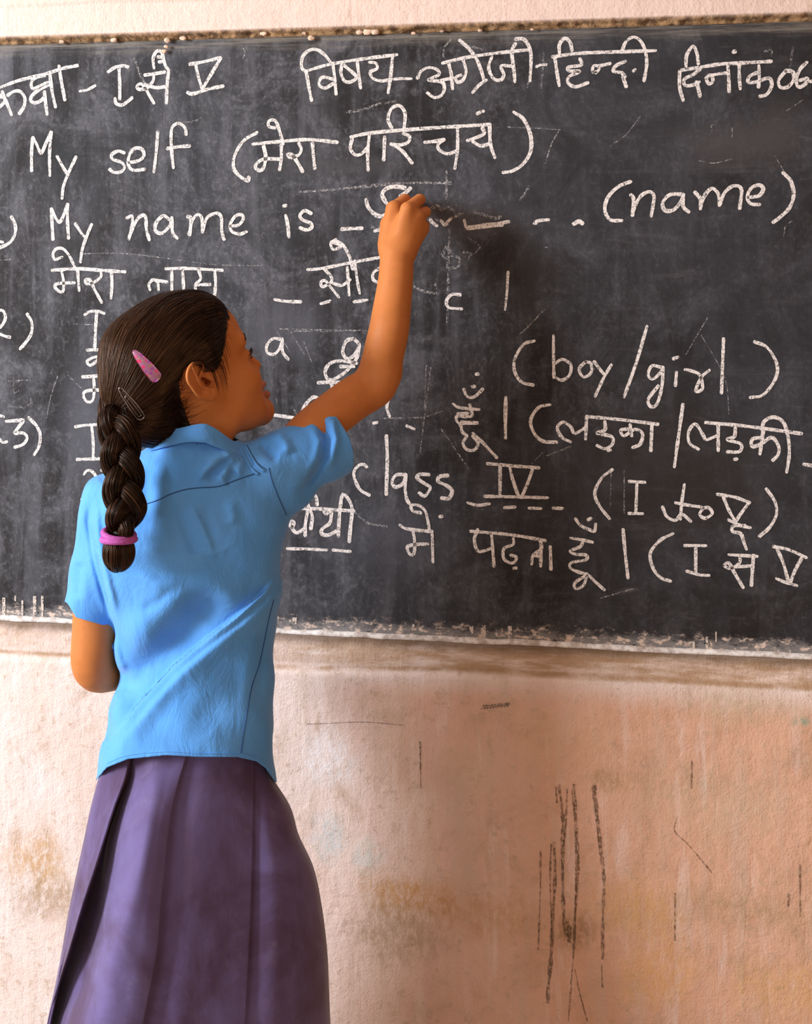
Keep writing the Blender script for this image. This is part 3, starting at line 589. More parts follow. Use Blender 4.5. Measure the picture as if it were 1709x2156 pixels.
# little runs of whitewash along the lower edge
t = NT('whitewash_run'); P_ = t.pos()
M_RUN = t.done((0.62, 0.53, 0.46), 0.9, None, Alpha=t.ramp(t.noise(P_, 260, 3), 0.36, 0.5, 0.0, 0.9))
for (u, v0, v1, w) in [(8,1258,1296,7),(32,1254,1266,4),(47,1264,1296,4),(73,1255,1296,7),(89,1254,1298,5),(1018,1316,1340,9),(1073,1318,1345,8),(992,1318,1334,8),
                       (1488,1340,1366,6),(1507,1330,1352,3),(1460,1350,1366,5),(620,1300,1314,10),(870,1314,1326,5)]:
    a = W(u - w / 2, v0, -0.0012); b = W(u + w / 2, v1, -0.0012)
    n = 7; zz = np.linspace(a[2], b[2], n); k = 0.75 + 0.4 * np.array([vnoise(i * 1.3, u, 6) for i in range(n)])
    xc = (a[0] + b[0]) / 2; hw = (b[0] - a[0]) / 2
    V = [(xc - hw * k[i], -0.0012, zz[i]) for i in range(n)] + [(xc + hw * k[i], -0.0012, zz[i]) for i in range(n)]
    m = MB(); m.add(V, [(i, i + 1, n + i + 1, n + i) for i in range(n - 1)])
    under(m.build('whitewash_run', M_RUN, None, smooth=False), board)
# old plaster dab over the top edge
M_CRUMB = simple('crumbly_plaster', (0.62, 0.42, 0.30), 0.9, 120, 0.4)
for (u, v, r) in [(352, 85, 6), (350, 98, 4), (345, 108, 5), (385, 80, 6), (555, 70, 6), (775, 66, 9), (790, 67, 7), (757, 68, 6), (655, 80, 6), (130, 88, 5), (240, 84, 6), (640, 70, 4), (870, 70, 4), (930, 66, 3), (1010, 64, 4), (1120, 62, 3)]:
    p = W(u, v, -0.008); bmx = []
    n = 10
    for i in range(6):
        th = math.pi * i / 5
        for j in range(n):
            ph = 2 * math.pi * j / n
            rr = r / 1200 * (0.8 + 0.5 * rng.random())
            bmx.append((p[0] + rr * 1.3 * math.sin(th) * math.cos(ph), p[1] + rr * 0.35 * math.sin(th) * math.sin(ph), p[2] + rr * 0.8 * math.cos(th)))
    fs = [(i * n + j, i * n + (j + 1) % n, (i + 1) * n + (j + 1) % n, (i + 1) * n + j) for i in range(5) for j in range(n)]
    m = MB(); m.add(bmx, fs); m.build('plaster_crumb', M_CRUMB, wall)
# ================================================================== SOFT-BODY MODELLER
# rounded solids blended into one skin, then turned into a quad mesh
def smin(a, b, k):
    if k <= 0: return np.minimum(a, b)
    h = np.maximum(k - np.abs(a - b), 0) / k
    return np.minimum(a, b) - h * h * k * 0.25
def smax(a, b, k): return -smin(-a, -b, k)
CAP = 0.05
class Field:
    def __init__(s): s.ops = []
    def _add(s, fn, lo, hi, k, mode): s.ops.append((fn, np.asarray(lo) - k - CAP, np.asarray(hi) + k + CAP, k, mode)); return s
    def cone(s, a, b, ra, rb, k=0.01, mode='u', flat=None):
        a = np.asarray(a, float); b = np.asarray(b, float); d = b - a; L2 = max(d @ d, 1e-12)
        def fn(p):
            q = p - a
            t = np.clip(q @ d / L2, 0, 1)
            e = q - t[:, None] * d
            if flat is not None:                    # (axis, factor): squeezed along the axis
                n, fct = flat
                c = e @ n
                e = e + (fct - 1) * c[:, None] * n
            return np.sqrt((e * e).sum(1)) - (ra + (rb - ra) * t)
        r = max(ra, rb); return s._add(fn, np.minimum(a, b) - r, np.maximum(a, b) + r, k, mode)
    def chain(s, pts, rs, k=0.01, mode='u', kj=0.0):
        """one limb through several joints"""
        P = [np.asarray(p, float) for p in pts]
        def fn(p):
            out = None
            for i in range(len(P) - 1):
                d = P[i + 1] - P[i]; q = p - P[i]
                t = np.clip(q @ d / max(d @ d, 1e-12), 0, 1)
                e = q - t[:, None] * d
                v = np.sqrt((e * e).sum(1)) - (rs[i] + (rs[i + 1] - rs[i]) * t)
                out = v if out is None else smin(out, v, kj)
            return out
        A = np.array(P); r = max(rs)
        return s._add(fn, A.min(0) - r, A.max(0) + r, k, mode)
    def ell(s, c, r, axes=None, k=0.01, mode='u'):
        c = np.asarray(c, float); r = np.asarray(r, float); A = np.eye(3) if axes is None else np.asarray(axes)
        def fn(p):
            q = (p - c) @ A.T
            k0 = np.sqrt(((q / r) ** 2).sum(1)); k1 = np.sqrt(((q / r ** 2) ** 2).sum(1))
            return k0 * (k0 - 1) / (k1 + 1e-9)
        m = max(r); return s._add(fn, c - m, c + m, k, mode)
    def func(s, fn, lo, hi, k=0.01, mode='u'): return s._add(fn, lo, hi, k, mode)
    def __call__(s, p):
        if len(p) > 60000:
            return np.concatenate([s(c) for c in np.array_split(p, len(p) // 30000 + 1)])
        d = np.full(len(p), CAP); pl = p.min(0); ph = p.max(0)
        for fn, lo, hi, k, mode in s.ops:
            if (pl > hi).any() or (ph < lo).any(): continue
            m = ((p > lo) & (p < hi)).all(1)
            if not m.any(): continue
            q = fn(p[m]); o = d[m]
            d[m] = smin(o, q, k) if mode == 'u' else smax(o, -q, k) if mode == 's' else smax(o, q, k)
        return d
def grad(f, p, e=0.0006):
    if len(p) > 12000:
        return np.concatenate([grad(f, c, e) for c in np.array_split(p, len(p) // 5000)])
    k = np.array([[1, -1, -1], [-1, -1, 1], [-1, 1, -1], [1, 1, 1.0]])
    g = sum(k[i] * f(p + e * k[i])[:, None] for i in range(4)) / (4 * e)
    return g
def mesh_sdf(f, lo, hi, h, B=8, margin=1.5, newton=2):
    lo = np.asarray(lo, float); hi = np.asarray(hi, float)
    nb = np.ceil((hi - lo) / (B * h)).astype(int)
    gi = np.stack(np.meshgrid(*[np.arange(n) for n in nb], indexing='ij'), -1).reshape(-1, 3)
    ctr = lo + (gi + 0.5) * B * h
    act = gi[np.abs(f(ctr)) < min(B * h * 0.866 * margin, CAP * 0.98)]
    act = act[np.lexsort(tuple((act % 4).T) + tuple((act // 4).T))]
    off = np.stack(np.meshgrid(*[np.arange(B + 1)] * 3, indexing='ij'), -1)
    NX = nb.max() * B + 3
    ck, cp, el = [], [], []
    corners = np.array([(i, j, k) for i in (0, 1) for j in (0, 1) for k in (0, 1)])
    cedges = [(a, b) for a in range(8) for b in range(a + 1, 8) if np.abs(corners[a] - corners[b]).sum() == 1]
    for c in range(0, len(act), 64):
        blk = act[c:c + 64]
        idx = blk[:, None, None, None] * B + off[None]
        v = f((lo + idx * h).reshape(-1, 3)).reshape(idx.shape[:4])
        cv = np.stack([v[:, i:i + B, j:j + B, k:k + B] for i, j, k in corners], -1)
        ins = cv < 0; s = ins.sum(-1); mx = (s > 0) & (s < 8)
        ids = idx[:, :B, :B, :B][mx]; val = cv[mx]
        acc = np.zeros((len(ids), 3)); cnt = np.zeros(len(ids))
        for a, b in cedges:
            cr = (val[:, a] < 0) != (val[:, b] < 0)
            t = val[:, a] / (val[:, a] - val[:, b] + 1e-20)
            pt = corners[a] + t[:, None] * (corners[b] - corners[a])
            acc[cr] += pt[cr]; cnt[cr] += 1
        cp.append(lo + (ids + acc / cnt[:, None]) * h)
        ck.append((ids[:, 0].astype(np.int64) * NX + ids[:, 1]) * NX + ids[:, 2])
        for ax in range(3):
            sl = [slice(0, B)] * 3; sl2 = [slice(0, B)] * 3; sl2[ax] = slice(1, B + 1)
            a = v[(slice(None),) + tuple(sl)]; b = v[(slice(None),) + tuple(sl2)]
            m = (a < 0) != (b < 0)
            e = idx[:, :B, :B, :B][m]
            el.append(np.column_stack([e, np.full(len(e), ax), (a[m] < 0)]))
    ck = np.concatenate(ck); cp = np.concatenate(cp); el = np.concatenate(el)
    o = np.argsort(ck); ck = ck[o]; cp = cp[o]
    out = []
    for ax in range(3):
        e = el[el[:, 3] == ax]; a1, a2 = (ax + 1) % 3, (ax + 2) % 3
        q = []
        for d1, d2 in ((0, 0), (-1, 0), (-1, -1), (0, -1)):
            g = e[:, :3].astype(np.int64).copy(); g[:, a1] += d1; g[:, a2] += d2
            q.append((g[:, 0] * NX + g[:, 1]) * NX + g[:, 2])
        q = np.stack(q, 1); pos = np.clip(np.searchsorted(ck, q), 0, len(ck) - 1)
        ok = (ck[pos] == q).all(1)
        pos = pos[ok]; flip = e[ok][:, 4] == 0
        pos[flip] = pos[flip][:, ::-1]
        out.append(pos)
    Q = np.concatenate(out)
    so = np.lexsort(tuple(np.floor((cp - lo) / (h * 32)).T)); inv = np.empty(len(so), np.int64); inv[so] = np.arange(len(so))
    cp = cp[so]; Q = inv[Q]
    for _ in range(newton):
        d = f(cp); g = grad(f, cp); gn = (g * g).sum(1)
        st = -d / np.maximum(gn, 0.2)
        cp = cp + np.clip(st, -h * 0.6, h * 0.6)[:, None] * g
    return cp, Q
def hit(f, u, v, q0=-0.30, q1=0.30, n=260):
    """first point of a solid that the sight line of pixel (u, v) meets"""
    P = np.array([G(u, v, q) for q in np.linspace(q0, q1, n)])
    d = f(P); i = np.argmax(d < 0)
    if d[i] >= 0: return G(u, v, 0.0)
    if i == 0: return P[0]
    t = d[i - 1] / (d[i - 1] - d[i]); return P[i - 1] + t * (P[i] - P[i - 1])

def hits(f, UV, q0, q1, n=110):
    """the same for many pixels at once"""
    UV = np.asarray(UV, float); qs_ = np.linspace(q0, q1, n)
    a = (UV[:, 0] - U0) / F; b = (V0 - UV[:, 1]) / F
    d = FW + RT * a[:, None] + UP * b[:, None]
    t = (qs_[None] - (C0 - GO) @ GD) / (d @ GD)[:, None]
    P = C0 + d[:, None] * t[..., None]
    D = f(P.reshape(-1, 3)).reshape(len(UV), n)
    i = np.clip(np.argmax(D < 0, axis=1), 1, n - 1); r = np.arange(len(UV))
    k = D[r, i - 1] / (D[r, i - 1] - D[r, i] + 1e-12)
    out = P[r, i - 1] + k[:, None] * (P[r, i] - P[r, i - 1])
    bad = ~(D < 0).any(1); out[bad] = P[bad, n // 2]
    return out
# ================================================================== THE GIRL
def mat_skin():
    t = NT('brown_skin'); P = t.pos()
    n = t.noise(P, 60, 4); n2 = t.noise(P, 900, 2)
    c = t.mix(t.ramp(n, 0.3, 0.7), (0.49, 0.165, 0.043), (0.53, 0.180, 0.048))
    return t.done(c, 0.55, t.bump(n2, 0.12, 0.0006), Specular_IOR_Level=0.25, Subsurface_Weight=0.06, Subsurface_Radius=(0.012, 0.004, 0.002), Subsurface_Scale=0.6)
M_SKIN = mat_skin()
girl = bpy.data.objects.new('person', None); COL.objects.link(girl)
girl.location = (GO[0], GO[1], FLOOR)
tag(girl, 'girl with a long plait, blue shirt and purple skirt writing on the blackboard', 'person')
def child(o): return under(o, girl)

# ---- head frame: f forward along the nose line, s towards her right ear, u up
TURN, PITCH = math.radians(20), math.radians(20)
F0 = GR * math.cos(TURN) + GD * math.sin(TURN)
HF = F0 * math.cos(PITCH) + UP * math.sin(PITCH)
HU = -F0 * math.sin(PITCH) + UP * math.cos(PITCH)
HS = np.cross(HF, HU); HS /= np.linalg.norm(HS)
HO = G(404, 802, 0.012)
HA = np.stack([HF, HS, HU])
def toH(p): return (np.asarray(p) - HO) @ HA.T
def HL(f, s, u): return HO + f * HF + s * HS + u * HU
def side_pt(u, v, s0=0.066, slope=0.0, lift=0.0):
    """where pixel (u, v) meets the plane s = s0 - slope * f on her near (right) side, in head coordinates"""
    a = G(u, v, -0.2); b = G(u, v, 0.2); A, B = toH(a), toH(b)
    fa = A[1] + slope * A[0] - s0; fb = B[1] + slope * B[0] - s0
    t = fa / (fa - fb); r = A + t * (B - A); r[1] += lift; return r

hd = Field()                                         # in head coordinates, mirrored over s
def both(f, s, u): return np.array([f, s, u])
hd.ell((-0.008, 0, 0.041), (0.093, 0.073, 0.083), k=0)
hd.ell((0.036, 0, 0.056), (0.056, 0.058, 0.052), k=0.02)
hd.ell((0.043, 0, -0.022), (0.046, 0.056, 0.070), k=0.025)
hd.cone((-0.002, 0.048, -0.025), (0.022, 0.043, -0.066), 0.017, 0.015, 0.02)
hd.cone((0.022, 0.043, -0.066), (0.084, 0.004, -0.085), 0.015, 0.017, 0.02)
hd.cone((0.022, -0.043, -0.066), (0.084, -0.004, -0.085), 0.015, 0.017, 0.02)
hd.cone((-0.002, -0.048, -0.025), (0.022, -0.043, -0.066), 0.017, 0.015, 0.02)
hd.ell((0.038, 0, -0.070), (0.045, 0.036, 0.020), k=0.02)
for sg in (1, -1):
    hd.ell((0.062, 0.037 * sg, -0.024), (0.028, 0.024, 0.026), k=0.02)      # cheekbone
    hd.ell((0.047, 0.036 * sg, -0.052), (0.028, 0.019, 0.026), k=0.02)      # full cheek
    hd.cone((0.085, 0.008 * sg, 0.034), (0.076, 0.042 * sg, 0.036), 0.0085, 0.009, 0.014)   # brow
hd.ell((0.0835, 0, -0.0890), (0.0160, 0.019, 0.0145), k=0.016)
for sg in (1, -1): hd.ell((0.060, 0.026 * sg, -0.074), (0.024, 0.017, 0.020), k=0.022)                     # chin
hd.ell((0.072, 0, -0.049), (0.0265, 0.025, 0.026), k=0.016)                     # mouth mound
for sg in (1, -1):
    hd.ell((0.0965, 0.031 * sg, 0.012), (0.015, 0.017, 0.0105), k=0.012, mode='s')   # eye socket
    hd.ell((0.0755, 0.030 * sg, 0.011), (0.0135, 0.0145, 0.0128), k=0.004)     # lids over the eyeball
    hd.cone((0.0885, 0.021 * sg, 0.0095), (0.0800, 0.0415 * sg, 0.0085), 0.0016, 0.0012, 0.001, 's')  # lid slit
hd.cone((0.0865, 0, 0.016), (0.100, 0, -0.013), 0.0068, 0.0070, 0.010)        # nose
hd.ell((0.1015, 0, -0.0185), (0.0088, 0.0082, 0.0078), k=0.006)
for sg in (1, -1):
    hd.ell((0.0935, 0.0115 * sg, -0.0225), (0.0085, 0.0066, 0.0066), k=0.005)
    hd.ell((0.0975, 0.0062 * sg, -0.0285), (0.0048, 0.0028, 0.0036), k=0.002, mode='s')   # nostril
# lips
hd.chain([(0.088, 0.020, -0.0515), (0.0995, 0.011, -0.0470), (0.1015, 0, -0.0475), (0.0995, -0.011, -0.0470), (0.088, -0.020, -0.0515)], [0.0028, 0.0052, 0.0054, 0.0052, 0.0028], 0.003)
hd.chain([(0.088, 0.020, -0.0545), (0.1000, 0.010, -0.0645), (0.1020, 0, -0.0655), (0.1000, -0.010, -0.0645), (0.088, -0.020, -0.0545)], [0.0028, 0.0062, 0.0068, 0.0062, 0.0028], 0.003)
hd.chain([(0.089, 0.023, -0.0528), (0.1050, 0.010, -0.0548), (0.108, 0, -0.0552), (0.1050, -0.010, -0.0548), (0.089, -0.023, -0.0528)], [0.0008, 0.0016, 0.0018, 0.0016, 0.0008], 0.002, 's')
# neck
nk0 = toH(G(408, 850, 0.012)); nk1 = toH(G(424, 925, -0.008)); nk2 = toH(G(420, 985, -0.014))
hd.chain([nk0, nk1, nk2], [0.046, 0.0435, 0.050], 0.022)
# ---- ears
ES = 0.0685; SL = 0.36
def ep(x, y, lift=0.0): return side_pt(370 + x * .06437, 740 + y * .06437, ES, SL, lift)
rim = [(690,890,-.001),(740,790,.003),(800,680,.005),(825,500,.0065),(745,385,.008),(600,350,.0095),(430,430,.0105),(325,590,.011),(290,790,.011),(335,975,.0105),(460,1150,.0095),(580,1310,.008),(700,1425,.0065),(890,1495,.005),(1120,1500,.004)]
rr = [.0014,.0018,.0021,.0023,.0025,.0027,.0027,.0026,.0025,.0025,.0025,.0025,.0027,.0034,.0045]
plate = Field()
for sg in (1, -1):
    fl = np.array([1, sg, 1.0])
    P = catmull([ep(*r) for r in rim], 4); R = np.interp(np.linspace(0, 1, len(P)), np.linspace(0, 1, len(rr)), rr)
    # the shell of the ear behind the rim
    nrm = np.array([SL, sg, 0.0]); nrm /= np.linalg.norm(nrm)
    for (x, y, rad, lf) in [(560,700,.0135,.004),(600,950,.012,.004),(720,1200,.0105,.0035),(900,1350,.0085,.002)]:
        hd.cone(ep(x, y, lf) * fl, (ep(x, y, lf) + np.array([0.0003, 0, 0])) * fl, rad, rad, 0.004, 'u', (nrm, 6.0))
    hd.cone(ep(760, 870, -.010) * fl, ep(870, 1080, -.010) * fl, 0.010, 0.0095, 0.004)       # root
    hd.chain([p * fl for p in P], list(R), 0.0016)
    hd.chain([ep(x, y, l) * fl for x, y, l in [(500,520,.0065),(590,740,.0075),(670,950,.0078),(740,1110,.0072),(840,1190,.006),(980,1200,.005),(1090,1215,.0035)]], [.0016,.002,.0022,.0022,.0022,.002,.0016], 0.0022)
    hd.ell(ep(1110, 1390, .0035) * fl, (0.0098, 0.0048, 0.0095), k=0.003)                    # lobe
    hd.ell(ep(930, 1350, .0038) * fl, (0.0085, 0.0040, 0.0085), k=0.003)
    hd.ell(ep(1090, 900, .0005) * fl, (0.0052, 0.0036, 0.0062), k=0.004)                     # tragus
    hd.cone(ep(840, 880, .004) * fl, ep(1080, 1060, .002) * fl, 0.0050, 0.0052, 0.0015, 's')   # ear hole
    hd.cone(ep(900, 920, -.013) * fl, ep(1040, 1030, -.013) * fl, 0.0034, 0.0036, 0.002, 's')
    hd.cone(ep(870, 900, -.006) * fl, ep(1060, 1040, -.006) * fl, 0.0046, 0.0048, 0.002, 's')
    hd.cone(ep(750, 480, .0075) * fl, ep(690, 790, .006) * fl, 0.0038, 0.0022, 0.001, 's')
    hd.cone(ep(750, 500, .002) * fl, ep(700, 780, .002) * fl, 0.0030, 0.0018, 0.001, 's')      # upper hollow
    hd.cone(ep(430, 760, .0105) * fl, ep(560, 1030, .0095) * fl, 0.0028, 0.0028, 0.002, 's')     # channel inside the rim
def head_field(p): return hd(toH(p))
lo = HO - np.array([0.16, 0.17, 0.17]); hi = HO + np.array([0.19, 0.17, 0.19])
HVert, HQuad = mesh_sdf(head_field, lo, hi, 0.00115)

# ---- arms, hand, trunk and legs
bd = Field()
sh_r = G(562, 998, 0.0); el_r = G(788, 806, 0.075)
wr_y = -0.135
wr = W(835, 545, wr_y)
fm = W(825, 650, -0.168); fm2 = W(812, 715, -0.185)
arm_line = catmull([sh_r, G(660, 905, 0.035), G(740, 842, 0.060), el_r, W(815, 712, -0.188), fm, W(833, 585, -0.148), wr], 5)
arm_rad = np.interp(np.linspace(0, 7, len(arm_line)), range(8), [0.031, 0.0345, 0.0335, 0.0325, 0.0310, 0.0292, 0.0265, 0.0255])
bd.chain(list(arm_line), list(arm_rad), 0.012, kj=0.004)
bd.cone(G(800, 812, 0.060), G(812, 790, 0.062), 0.0215, 0.020, 0.02)                          # elbow point
# hand: four metacarpals under one skin, fingers bent round the chalk
def hnd(x, y, d): return W(790 + x * .0788, 390 + y * .0788, d)
k_i = hnd(500, 640, -0.098); k_m = hnd(860, 640, -0.122); k_r = hnd(1120, 850, -0.112); k_l = hnd(1240, 1150, -0.100)
bd.cone(hnd(330, 1700, -0.128), k_i, 0.0150, 0.0140, 0.014)
bd.cone(hnd(560, 1750, -0.136), k_m, 0.0150, 0.0118, 0.014)
bd.cone(hnd(760, 1750, -0.134), k_r, 0.0150, 0.0128, 0.014)
bd.cone(hnd(880, 1720, -0.128), k_l, 0.0140, 0.0125, 0.014)
bd.cone(hnd(520, 1500, -0.105), hnd(760, 900, -0.088), 0.0150, 0.0150, 0.014)                # palm
bd.cone(hnd(300, 1600, -0.112), hnd(330, 1050, -0.092), 0.0130, 0.0120, 0.014)               # thumb root
bd.chain([hnd(330, 1050, -0.092), hnd(440, 720, -0.066), hnd(700, 520, -0.036)], [0.0120, 0.0098, 0.0075], 0.004)   # thumb
bd.chain([k_i, hnd(790, 380, -0.072), hnd(830, 400, -0.036), hnd(760, 500, -0.0072)], [0.0125, 0.0098, 0.0082, 0.0068], 0.004)   # index
bd.chain([k_m, hnd(1185, 385, -0.092), hnd(1130, 420, -0.058), hnd(960, 560, -0.044)], [0.0112, 0.0098, 0.0086, 0.0074], 0.003)   # middle
bd.chain([k_r, hnd(1330, 720, -0.088), hnd(1240, 740, -0.054), hnd(1060, 800, -0.048)], [0.0112, 0.0098, 0.0086, 0.0074], 0.003)   # ring
bd.chain([k_l, hnd(1300, 1060, -0.080), hnd(1200, 1040, -0.052), hnd(1060, 1000, -0.050)], [0.0108, 0.0090, 0.0078, 0.0068], 0.003)   # little
# left arm, hanging with the forearm folded to the front
sh_l = G(232, 1062, 0.02); el_l = G(199, 1405, 0.035)
wl = G(330, 1392, 0.150)
la = catmull([sh_l, G(206, 1200, 0.028), G(202, 1310, 0.03), el_l, G(255, 1408, 0.085), wl], 5)
lr = np.interp(np.linspace(0, 5, len(la)), range(6), [0.029, 0.030, 0.0330, 0.0300, 0.0285, 0.0200])
bd.chain(list(la), list(lr), 0.012, kj=0.004)
bd.chain([wl, G(372, 1388, 0.165), G(392, 1392, 0.168)], [0.021, 0.020, 0.015], 0.01)
for dz in (-14, -5, 5, 14):
    bd.chain([G(388, 1388 + dz, 0.170), G(420, 1392 + dz, 0.172), G(436, 1402 + dz, 0.160)], [0.0075, 0.007, 0.006], 0.002)
bd.chain([G(365, 1376, 0.170), G(396, 1360, 0.165), G(416, 1364, 0.158)], [0.009, 0.0075, 0.006], 0.005)
# trunk
bd.ell(G(410, 1010, 0.0), (0.098, 0.050, 0.062), np.stack([GR, GD, UP]), 0.03)
bd.ell(G(405, 1180, 0.0), (0.090, 0.054, 0.150), np.stack([GR, GD, UP]), 0.04)
bd.ell(G(410, 1480, 0.0), (0.085, 0.055, 0.150), np.stack([GR, GD, UP]), 0.03)
bd.cone(G(420, 985, -0.014), G(418, 930, -0.008), 0.046, 0.036, 0.02)
bd.cone(sh_l, G(330, 1020, 0.0), 0.031, 0.036, 0.03)
bd.cone(sh_r, G(480, 1005, 0.0), 0.029, 0.032, 0.03)
def GF(p, q, z): return GO + p * GR + q * GD + np.array([0, 0, z])
for sg in (-1, 1):
    hip = GF(0.055 * sg - 0.0, 0.0, 0.56); kn = GF(0.062 * sg, 0.008, 0.27); an = GF(0.066 * sg, -0.02, FLOOR + 0.058)
    bd.chain([hip, kn], [0.054, 0.045], 0.03)
    bd.chain([kn, GF(0.064 * sg, -0.012, 0.16), an], [0.044, 0.043, 0.026], 0.02)
    heel = GF(0.066 * sg, -0.040, FLOOR + 0.024); ball = GF(0.076 * sg, 0.085, FLOOR + 0.018)
    bd.cone(heel, ball, 0.024, 0.018, 0.02); bd.cone(an, ball, 0.024, 0.014, 0.015)
    bd.cone(GF(0.050 * sg, 0.08, FLOOR + 0.016), GF(0.096 * sg, 0.07, FLOOR + 0.014), 0.016, 0.014, 0.01)
    for j in range(5):
        a = GF((0.054 + 0.0115 * j) * sg, 0.098 - 0.006 * j, FLOOR + 0.0125)
        b = GF((0.054 + 0.0125 * j) * sg, 0.128 - 0.010 * j - (0.0 if j else -0.004), FLOOR + 0.0105)
        bd.cone(a, b, 0.0095 if j == 0 else 0.0075, 0.009 if j == 0 else 0.0062, 0.003)
pa = np.array([-0.95, -0.62, FLOOR - 0.01]); pb = np.array([0.05, 0.01, 1.48])
BVert, BQuad = mesh_sdf(bd, pa, pb, 0.0020, margin=1.3)
body = child(mesh_obj('body', np.vstack([HVert, BVert]), np.vstack([HQuad, BQuad + len(HVert)]), M_SKIN))

# ---- lips tint, eyes, brows, lashes, nails
M_LIPS = simple('lips', (0.36, 0.12, 0.075), 0.42, 80, 0.1)
nl = len(body.data.polygons)
body.data.materials.append(M_LIPS)
cen = toH(HVert[HQuad].mean(1))
lipm = (np.abs(cen[:, 1]) < 0.022) & (cen[:, 0] > 0.0935 - 0.2 * (np.abs(cen[:, 1])) ) & (cen[:, 2] < -0.0435) & (cen[:, 2] > -0.0685)
mi = np.zeros(nl, np.int32); mi[:len(HQuad)][lipm] = 1
body.data.polygons.foreach_set('material_index', mi)
M_EYE = simple('eye_white', (0.72, 0.66, 0.60), 0.15, 200, 0.03)
M_IRIS = simple('dark_iris', (0.03, 0.016, 0.008), 0.12, 200, 0.1)
M_HAIRDARK = simple('brow_hair', (0.012, 0.007, 0.005), 0.5, 300, 0.3)
def sphere(c, r, axes=None, nu=24, nv=14):
    V = []; Fc = []
    for i in range(nv + 1):
        th = math.pi * i / nv
        for j in range(nu):
            ph = 2 * math.pi * j / nu
            V.append((math.sin(th) * math.cos(ph), math.sin(th) * math.sin(ph), math.cos(th)))
    V = np.array(V) * np.asarray(r)
    if axes is not None: V = V @ np.asarray(axes)
    for i in range(nv):
        for j in range(nu): Fc.append((i * nu + j, i * nu + (j + 1) % nu, (i + 1) * nu + (j + 1) % nu, (i + 1) * nu + j))
    return V + np.asarray(c), Fc
for sg in (1, -1):
    m = MB(); m.add(*sphere(HL(0.0748, 0.030 * sg, 0.0105), 0.0126))
    eye = m.build('eye', M_EYE); eye.parent = body; eye.matrix_parent_inverse = body.matrix_world.inverted() 
    m = MB(); m.add(*sphere(HL(0.0858, 0.0295 * sg, 0.0105), (0.0022, 0.0052, 0.0052), HA))
    o = m.build('iris', M_IRIS); o.parent = body
    m = MB()
    for i in range(26):                                # upper lashes
        tt = i / 25; s_ = (0.021 + 0.021 * tt) * sg
        b0 = np.array([0.0895 - 0.009 * tt ** 1.6, s_, 0.0125 - 0.002 * tt])
        d_ = np.array([0.0075, 0.0035 * sg * tt, 0.001])
        m.tube([HL(*b0), HL(*(b0 + d_ * 0.6 + np.array([0, 0, -0.0006]))), HL(*(b0 + d_ + np.array([0, 0, 0.0022])))], [0.0006, 0.0005, 0.00015], 4)
    for i in range(18):                                # lower lashes
        tt = i / 17; s_ = (0.022 + 0.019 * tt) * sg
        b0 = np.array([0.0885 - 0.008 * tt ** 1.6, s_, 0.0072]); d_ = np.array([0.0045, 0.001 * sg, -0.0030])
        m.tube([HL(*b0), HL(*(b0 + d_ * 0.5)), HL(*(b0 + d_))], [0.0004, 0.0003, 0.0001], 4)
    o = m.build('eyelashes', M_HAIRDARK); o.parent = body
    m = MB()
    for i in range(110):                               # brow hairs
        tt = rng.random(); s_ = (0.008 + 0.040 * tt) * sg
        p0 = np.array([0.120, s_, 0.034 + 0.006 * math.sin(tt * 2.6) + (rng.random() - 0.5) * 0.006 * (1 - 0.5 * tt)])
        # drop on to the skin
        fs = np.linspace(0.12, 0.05, 90); dd = hd(np.stack([fs, np.full(90, p0[1]), np.full(90, p0[2])], 1)); j = np.argmax(dd < 0)
        p0[0] = fs[j] + 0.0004
        d_ = np.array([-0.003 * tt, 0.006 * sg, 0.002 * (1 - tt) - 0.0005])
        m.tube([HL(*p0), HL(*(p0 + d_ * 0.5 + np.array([0.0006, 0, 0]))), HL(*(p0 + d_))], [0.0004, 0.00035, 0.0001], 3)
    o = m.build('eyebrow', M_HAIRDARK); o.parent = body
# ================================================================== SHIRT
def mat_shirt():
    t = NT('sky_blue_cotton'); P = t.pos()
    n = t.noise(P, 9, 5, 0.6); w = t.noise(t.mapping(P, (700, 700, 700)), 1.0, 2)
    c = t.mix(t.ramp(n, 0.3, 0.7), (0.088, 0.315, 0.75), (0.116, 0.360, 0.80))
    wr_ = t.noise(t.mapping(P, (28, 28, 16), (0, 0.7, 0.3)), 1.0, 5, 0.6, 0.8)
    h = t.math('ADD', t.math('MULTIPLY', wr_, 1.0), t.math('MULTIPLY', w, 0.05))
    return t.done(c, 0.82, t.bump(h, 0.45, 0.007), Specular_IOR_Level=0.2, Sheen_Weight=0.25, Sheen_Roughness=0.4)
M_SHIRT = mat_shirt()
M_SEAM = simple('navy_stitching', (0.015, 0.06, 0.20), 0.8, 300, 0.2)

def gp(u, v, q=0.0):
    P = G(u, v, q) - GO
    return np.array([P @ GR, P @ GD, P[2]])
